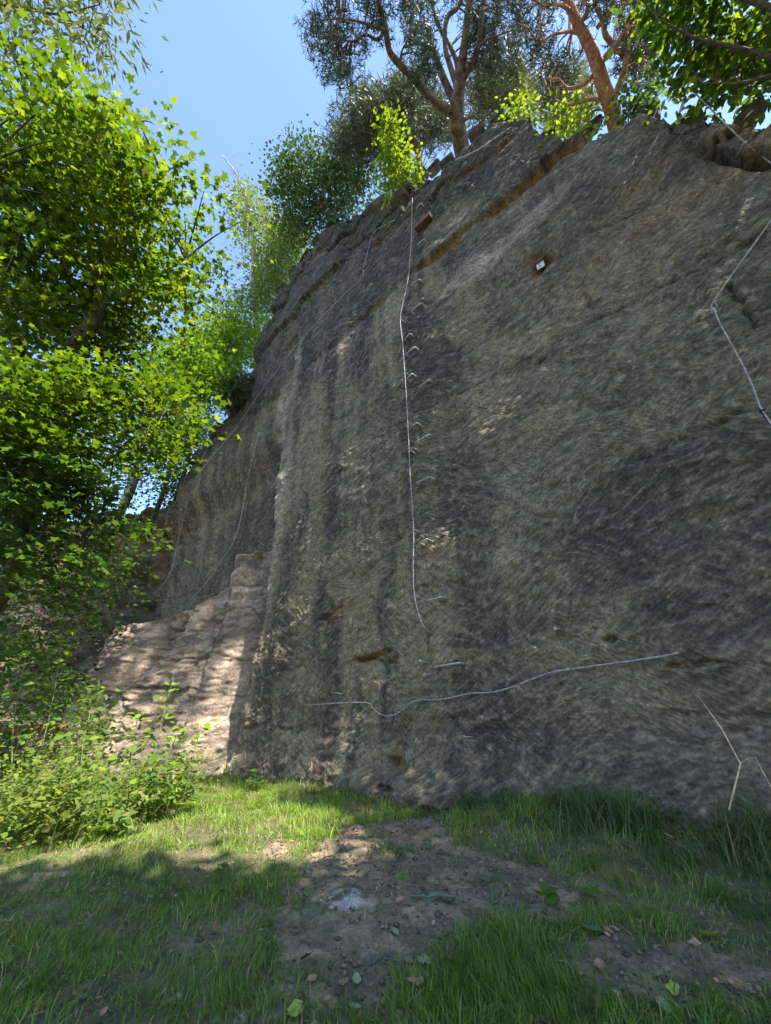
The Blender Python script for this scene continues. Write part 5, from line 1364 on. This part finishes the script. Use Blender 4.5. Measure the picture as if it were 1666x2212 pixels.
def leaf_inst(meshes, p, dd, nz, s, parent, name='leaf'):
    from mathutils import Matrix
    nz = nz / np.linalg.norm(nz); dd = dd - nz * (dd @ nz); dd /= np.linalg.norm(dd) + 1e-9; sd = np.cross(dd, nz)
    o = bpy.data.objects.new(name, meshes); COLL.objects.link(o); o.parent = parent
    mt = Matrix([[sd[0], dd[0], nz[0], 0], [sd[1], dd[1], nz[1], 0], [sd[2], dd[2], nz[2], 0], [0, 0, 0, 1]])
    o.matrix_local = Matrix.Translation(Vector(p - np.array(parent.location))) @ mt @ Matrix.Scale(float(s), 4)
    return o
T_ROUND = np.array([(0, 0, 0), (.28, .1, .05), (.45, .38, .08), (.42, .68, .07), (.22, .92, .02), (0, 1.08, -.06), (-.22, .92, .02), (-.42, .68, .07), (-.45, .38, .08), (-.28, .1, .05)])
big_leaf = []
for c in ((.11, .21, .03), (.15, .25, .04), (.20, .30, .03), (.09, .17, .035)):
    V, F, C = leafcloud(np.zeros((1, 3)), np.array([[0, 0, 1.]]), np.array([[0, 1., 0]]), np.array([1.0]), T_ROUND, np.array([c]))
    me = make_mesh('round_leaf', V, F, C, smooth=False); me.materials.append(M['leafbright']); big_leaf.append(me)
for i, (bx_, by_, tx, ty, rg, n, ls, lab) in enumerate((
    (330, 1690, 375, 1465, 8.6, 44, .125, 'tallest round leaved sapling, its yellow tip against the buttress'),
    (400, 1700, 440, 1555, 8.8, 34, .125, 'round leaved sapling leaning right in front of the shadow edge'),
    (290, 1700, 300, 1530, 8.4, 34, .12, 'round leaved sapling just right of the cable end'),
    (340, 1720, 395, 1560, 8.0, 36, .125, 'broad round leaved sapling at the middle of the clump'),
    (90, 1560, 60, 1400, 9.5, 24, .16, 'thin sapling at the far left before the dark slope'),
    (110, 1570, 140, 1340, 9.8, 26, .16, 'tall thin sapling with pale top leaves before the dark slope'),
    (200, 1640, 215, 1470, 9.4, 22, .14, 'small leaved sapling left of the lower cable'))):
    r = np.random.default_rng(300 + i)
    T_ = at_r(tx, ty, rg); Bp = at_r(bx_, by_, rg); Bp[2] = float(ground_h(Bp[0], Bp[1]))
    mid_ = (T_ + Bp) / 2 + np.array([r.normal() * .08, r.normal() * .08, 0])
    root = empty('sapling', Bp, lab, 'sapling', 'round leaved saplings at the lower left')
    path = smooth_path([Bp, mid_, T_], 8)
    mb = MB(); mb.tube(path, np.linspace(.014, .004, len(path)), 5); mb.build('stem', M['stem'], root)
    for k in range(n):
        f = .22 + .78 * (k + .5) / n
        p = path[min(int(f * (len(path) - 1)), len(path) - 1)]
        a = k * 2.4 + r.uniform(-.4, .4); reach = (1.05 - f) * .34 + .05
        dirn = np.array([math.cos(a), math.sin(a), .25]); q = p + dirn * reach * r.uniform(.2, 1.0)
        leaf_inst(big_leaf[r.integers(0, 4) if f < .85 else 2], q, dirn + np.array([0, 0, -.3]), np.array([r.normal() * .4, r.normal() * .4 - .35, 1]), ls * r.uniform(.6, 1.1), root)

# ferns
def fern(px, py, tx, ty, rg, nfr, L, lab, seed):
    r = np.random.default_rng(seed)
    Bp = at_r(px, py, rg); Bp[2] = float(ground_h(Bp[0], Bp[1])) + .02
    root = empty('fern', Bp, lab, 'fern', 'ferns in the undergrowth')
    for k in range(nfr):
        a = r.uniform(0, 2 * np.pi) if k else None
        d = np.array([math.cos(a), math.sin(a), 0]) if k else (at_r(tx, ty, rg) - Bp) * np.array([1, 1, 0]); d /= np.linalg.norm(d)
        l = L * r.uniform(.7, 1.1); P = []
        for t in np.linspace(0, 1, 17): P.append(Bp + d * l * t * .9 + np.array([0, 0, l * (.85 * t - .75 * t ** 2.4)]))
        P = np.array(P); side = np.cross(d, [0, 0, 1.])
        pos, nr, dr_, s_ = [], [], [], []
        for t, p in zip(np.linspace(0, 1, 17)[2:], P[2:]):
            for sg in (-1, 1):
                pos.append(p); nr.append([d[0] * -.2, d[1] * -.2, 1]); dr_.append(side * sg + d * .45); s_.append(.30 * l * (1 - t) ** .8 * min(1, t * 4) + .02)
        V, F, C = leafcloud(np.array(pos), np.array(nr, float), np.array(dr_), np.array(s_), T_LANCE * np.array([1.2, 1, 1]), palette(len(pos), r, (.12, .21, .03), (.19, .28, .05)))
        mb = MB(); mb.tube(P, np.linspace(.006, .002, 17), 4, cap=False)
        Vt = np.concatenate(mb.V); Qt = np.concatenate(mb.Q)
        me = make_mesh('frond', np.vstack([V, Vt]) - Bp, [F, Qt + len(V)], np.vstack([C, np.tile([.12, .18, .05], (len(Vt), 1))]), smooth=False)
        link('frond', me, M['leafbright'], root)
fern(385, 1745, 450, 1670, 8.2, 9, .62, 'bright fern with its frond arching in front of the shaded rock', 41)
fern(395, 1680, 440, 1560, 9.0, 7, .60, 'fern standing behind the bright arching one, against the rock', 42)
fern(225, 1850, 180, 1830, 7.4, 8, .42, 'low shaded fern at the front edge of the undergrowth', 43)
fern(265, 1570, 240, 1540, 11.0, 7, .50, 'small fern beside the lower end of the buttress', 44)
# small plants at the wall foot
def herb(px, py, n, ls, hh, lab, seed, c=(0, 1), name='small_plant'):
    r = np.random.default_rng(seed); Bp = on_ground(px, py)
    root = empty(name, Bp, lab, 'plant', 'small leafy plants in the clearing')
    for k in range(n):
        a = r.uniform(0, 2 * np.pi); h_ = hh * r.uniform(.3, 1)
        p = Bp + np.array([math.cos(a) * hh * .5 * r.random(), math.sin(a) * hh * .5 * r.random(), h_])
        mb = MB(); mb.tube([Bp, (Bp + p) / 2 + np.array([0, 0, h_ * .15]), p], [.004, .003, .002], 4, cap=False); mb.build('stem', M['stem'], root)
        leaf_inst(big_leaf[c[k % len(c)]], p, np.array([math.cos(a), math.sin(a), .1]), np.array([r.normal() * .3, r.normal() * .3 - .2, 1]), ls * r.uniform(.7, 1.15), root)
herb(550, 1712, 16, .12, .32, 'dark leafy plant at the wall foot by the arris', 51, (3, 3, 0))
herb(563, 1708, 7, .09, .18, 'small yellow leaved plant right of the dark leafy plant', 52, (2, 2))
herb(1178, 1975, 5, .12, .14, 'broad leaved weed at the right edge of the bare earth', 53, (3, 0))
herb(1143, 1862, 4, .08, .10, 'two leaved seedling at the upper right edge of the bare earth', 54, (3, 0))
herb(1273, 1880, 4, .11, .10, 'round leaved weed half hidden in the right grass', 55, (3, 0))
herb(1278, 1945, 3, .10, .08, 'low grey green weed below the round leaved weed', 56, (3,))
herb(480, 1905, 4, .08, .14, 'small weed in the shaded left grass', 57, (3,))

# dry stalk at the right
p0 = on_ground(1570, 1790); q1 = wpt(1600, 1650, .8); 
root = empty('dry_stalk', q1 * np.array([1, 1, 0]) + np.array([0, 0, float(ground_h(q1[0], q1[1]))]), 'bent dry stalk rising from the long grass at the right', 'stalk')
gq = wpt(1575, 1750, .85)
mb = MB(); mb.tube([gq, q1, wpt(1560, 1575, .8), wpt(1510, 1505, .8)], [.009, .008, .006, .003], 5); mb.build('stem', M['woodend'], root)
mb = MB(); mb.tube([q1, wpt(1612, 1640, .8), wpt(1632, 1635, .8), wpt(1665, 1700, .8)], [.006, .005, .005, .004], 5); mb.build('side_shoot', M['woodend'], root)

# ------------------------------------------------------------------ fallen leaves, each its own thing
FL = [
 (864, 1954, .10, 'tan', 'curled pinkish tan dead leaf left of the big green leaf on the bare earth'), (924, 1931, .07, 'tan', 'small tan leaf just above the big green leaf'),
 (989, 1912, .05, 'orange', 'tiny orange leaf on the bare earth'), (1007, 1925, .05, 'tan', 'tiny pinkish leaf beside the orange one'),
 (840, 1926, .07, 'dark', 'small curled black leaf in the middle of the bare earth'), (948, 1853, .08, 'dark', 'dark curled leaf at the top of the bare earth'),
 (958, 1869, .07, 'dark', 'thin dark leaf below another dark one near the top of the bare earth'), (1318, 2027, .11, 'tan', 'bright tan curled leaf beside the large grey green leaf'),
 (1281, 2020, .20, 'green', 'large grey green leaf lying at the edge of the right bare patch'), (1540, 2038, .17, 'yellow', 'large yellow green leaf standing out at the right'),
 (1503, 2050, .10, 'tan', 'pinkish dead leaf just left of the yellow green leaf'), (1298, 2100, .11, 'tan', 'tan leaf in the front right bare patch'),
 (1433, 2122, .14, 'pale', 'pale green wilted leaf in the front right bare patch'), (1458, 2150, .12, 'yellow', 'narrow yellow green leaf below the pale wilted one'),
 (896, 2138, .14, 'tan', 'crumpled brown leaf at the left of the front grass tuft'), (1348, 2148, .14, 'pale', 'greyish crumpled leaf right of the front grass tuft'),
 (1438, 2192, .12, 'pale', 'pale leaf at the bottom edge right of centre'), (853, 2025, .12, 'pale', 'pale grey green leaf on the dark earth below the curled tan leaf'),
 (918, 2088, .13, 'pale', 'dull green leaf at the left fringe of the front tuft'), (1313, 1780, .07, 'orange', 'orange scrap of leaf in the far right grass'),
 (1320, 1833, .08, 'tan', 'pale brown leaf in the right grass'), (655, 1957, .07, 'dark', 'black curled leaf at the left border of the bare earth'),
 (637, 2198, .15, 'yellow', 'yellow green leaf at the bottom edge left of centre'), (770, 2130, .09, 'pale', 'small pale green leaf on the path near the bottom'),
 (742, 2140, .10, 'tan', 'pink brown leaf beside the small pale green leaf'), (767, 2192, .10, 'pale', 'white green leaf at the bottom edge of the path'),
 (675, 2128, .08, 'tan', 'tan scrap among the litter left of the path'), (582, 1922, .08, 'orange', 'orange brown leaf in the shaded left grass'),
 (405, 2078, .09, 'tan', 'light leaf in the dark left grass'), (167, 2010, .08, 'tan', 'faded leaf at the far left of the grass'),
 (660, 2085, .10, 'dark', 'dark brown leaf on the litter left of the path'), (650, 2045, .08, 'tan', 'brown leaf above the dark litter leaf'), (1395, 1790, .07, 'tan', 'faint leaf in the sunlit right grass'),
 (1180, 1905, .06, 'tan', 'small light leaf above the broad leaved weed'), (802, 1772, .09, 'orange', 'orange leaf standing upright in the grass at the top of the path')]
CL_ = {'tan': (.34, .20, .14), 'orange': (.48, .24, .10), 'dark': (.05, .035, .03), 'green': (.07, .13, .07), 'yellow': (.30, .34, .06), 'pale': (.20, .25, .14)}
for i, (px, py, s_, kind, lab) in enumerate(FL):
    r = np.random.default_rng(1300 + i)
    g = on_ground(px, py)
    n = 7; tt = np.linspace(0, 1, n); ww = np.array([.03, .5, .8, .9, .75, .45, .02]) * .42 * (1 + .25 * r.normal(size=n))
    curl = {'green': .1, 'yellow': .15, 'pale': .2}.get(kind, .4)
    xs = np.array([-1, -.5, 0, .5, 1]); VV_ = []
    for a, w_ in zip(tt, ww):
        for x_ in xs: VV_.append((x_ * abs(w_), a - .5, curl * x_ * x_ * .5 * abs(w_) + curl * .5 * (a - .5) ** 2 + .03 * r.normal()))
    V = np.array(VV_) * s_ * .85
    me = make_mesh('fallen_leaf', V, grid_faces(n, 5), np.tile(np.array(CL_[kind]) * r.uniform(.85, 1.15), (len(V), 1)) * r.uniform(.85, 1.15, (len(V), 1)), smooth=False)
    o = link('fallen_leaf', me, M['deadleaf'], loc=(g[0], g[1], g[2] + .02 + .1 * s_)); o.rotation_euler = (r.uniform(-.25, .45), r.uniform(-.3, .3), r.uniform(0, 6.28))
    if 'upright' in lab: o.rotation_euler = (1.2, .2, .4); o.location.z += .06
    props(o, lab, 'leaf', 'fallen leaves on the clearing')
# the big wilted dock leaf cluster
g = on_ground(925, 1955)
root = empty('wilted_leaf_cluster', g + np.array([0, 0, .02]), 'limp blue green cluster of large leaves lying on the bare earth', 'leaves')
for a, l_ in ((.3, .26), (2.6, .17), (4.6, .13)):
    P = np.array([[(x_ * .22 * math.sin(np.pi * min(max(t_, .03), .97))), t_, .05 * math.sin(t_ * 5) + .06 * abs(x_)] for t_ in np.linspace(0, 1, 9) for x_ in (-1, -.5, 0, .5, 1)]) * l_
    ca, sa_ = math.cos(a - np.pi / 2), math.sin(a - np.pi / 2); P = np.stack([P[:, 0] * ca - P[:, 1] * sa_, P[:, 0] * sa_ + P[:, 1] * ca, P[:, 2] + .015], -1)
    link('leaf', make_mesh('leaf', P, grid_faces(9, 5), np.tile([.10, .17, .11], (45, 1))), M['deadleaf'], root)
# ground rocks
g = on_ground(140, 1880)
boulder(620, .42, (g[0], g[1], g[2] - .12), 'flat pinkish stone half buried in the left grass', .5, 'stones in the clearing', (.38, .29, .23), (1.5, .8, .45))
for i, (px, py, s_, lab) in enumerate(((120, 1665, .34, 'round pale stone in the rubble under the rail'), (80, 1690, .42, 'largest flat stone of the rubble at the left edge'), (30, 1715, .38, 'sandy stone at the left edge of the undergrowth'), (165, 1705, .25, 'small stone right of the rubble, between leaves'), (100, 1480, .5, 'reddish slab on the slope above the rail'))):
    g = on_ground(px, max(py, 1630)) if py > 1600 else at_r(px, py, 16)
    boulder(640 + i, s_, (g[0], g[1], g[2] + .05), lab, i, 'stones in the clearing', (.36, .27, .21), (1.2, .9, .6))
# white straw in the grass
a = on_ground(1418, 1808); b2 = on_ground(1460, 1828)
mb = MB(); mb.tube([a + [0, 0, .06], b2 + [0, 0, .05]], .004, 4); props(mb.build('straw', M['woodend']), 'single pale straw lying in the right grass', 'straw')
print('tris', sum(sum(len(p.vertices) - 2 for p in []) for _ in ()), len(bpy.data.objects))
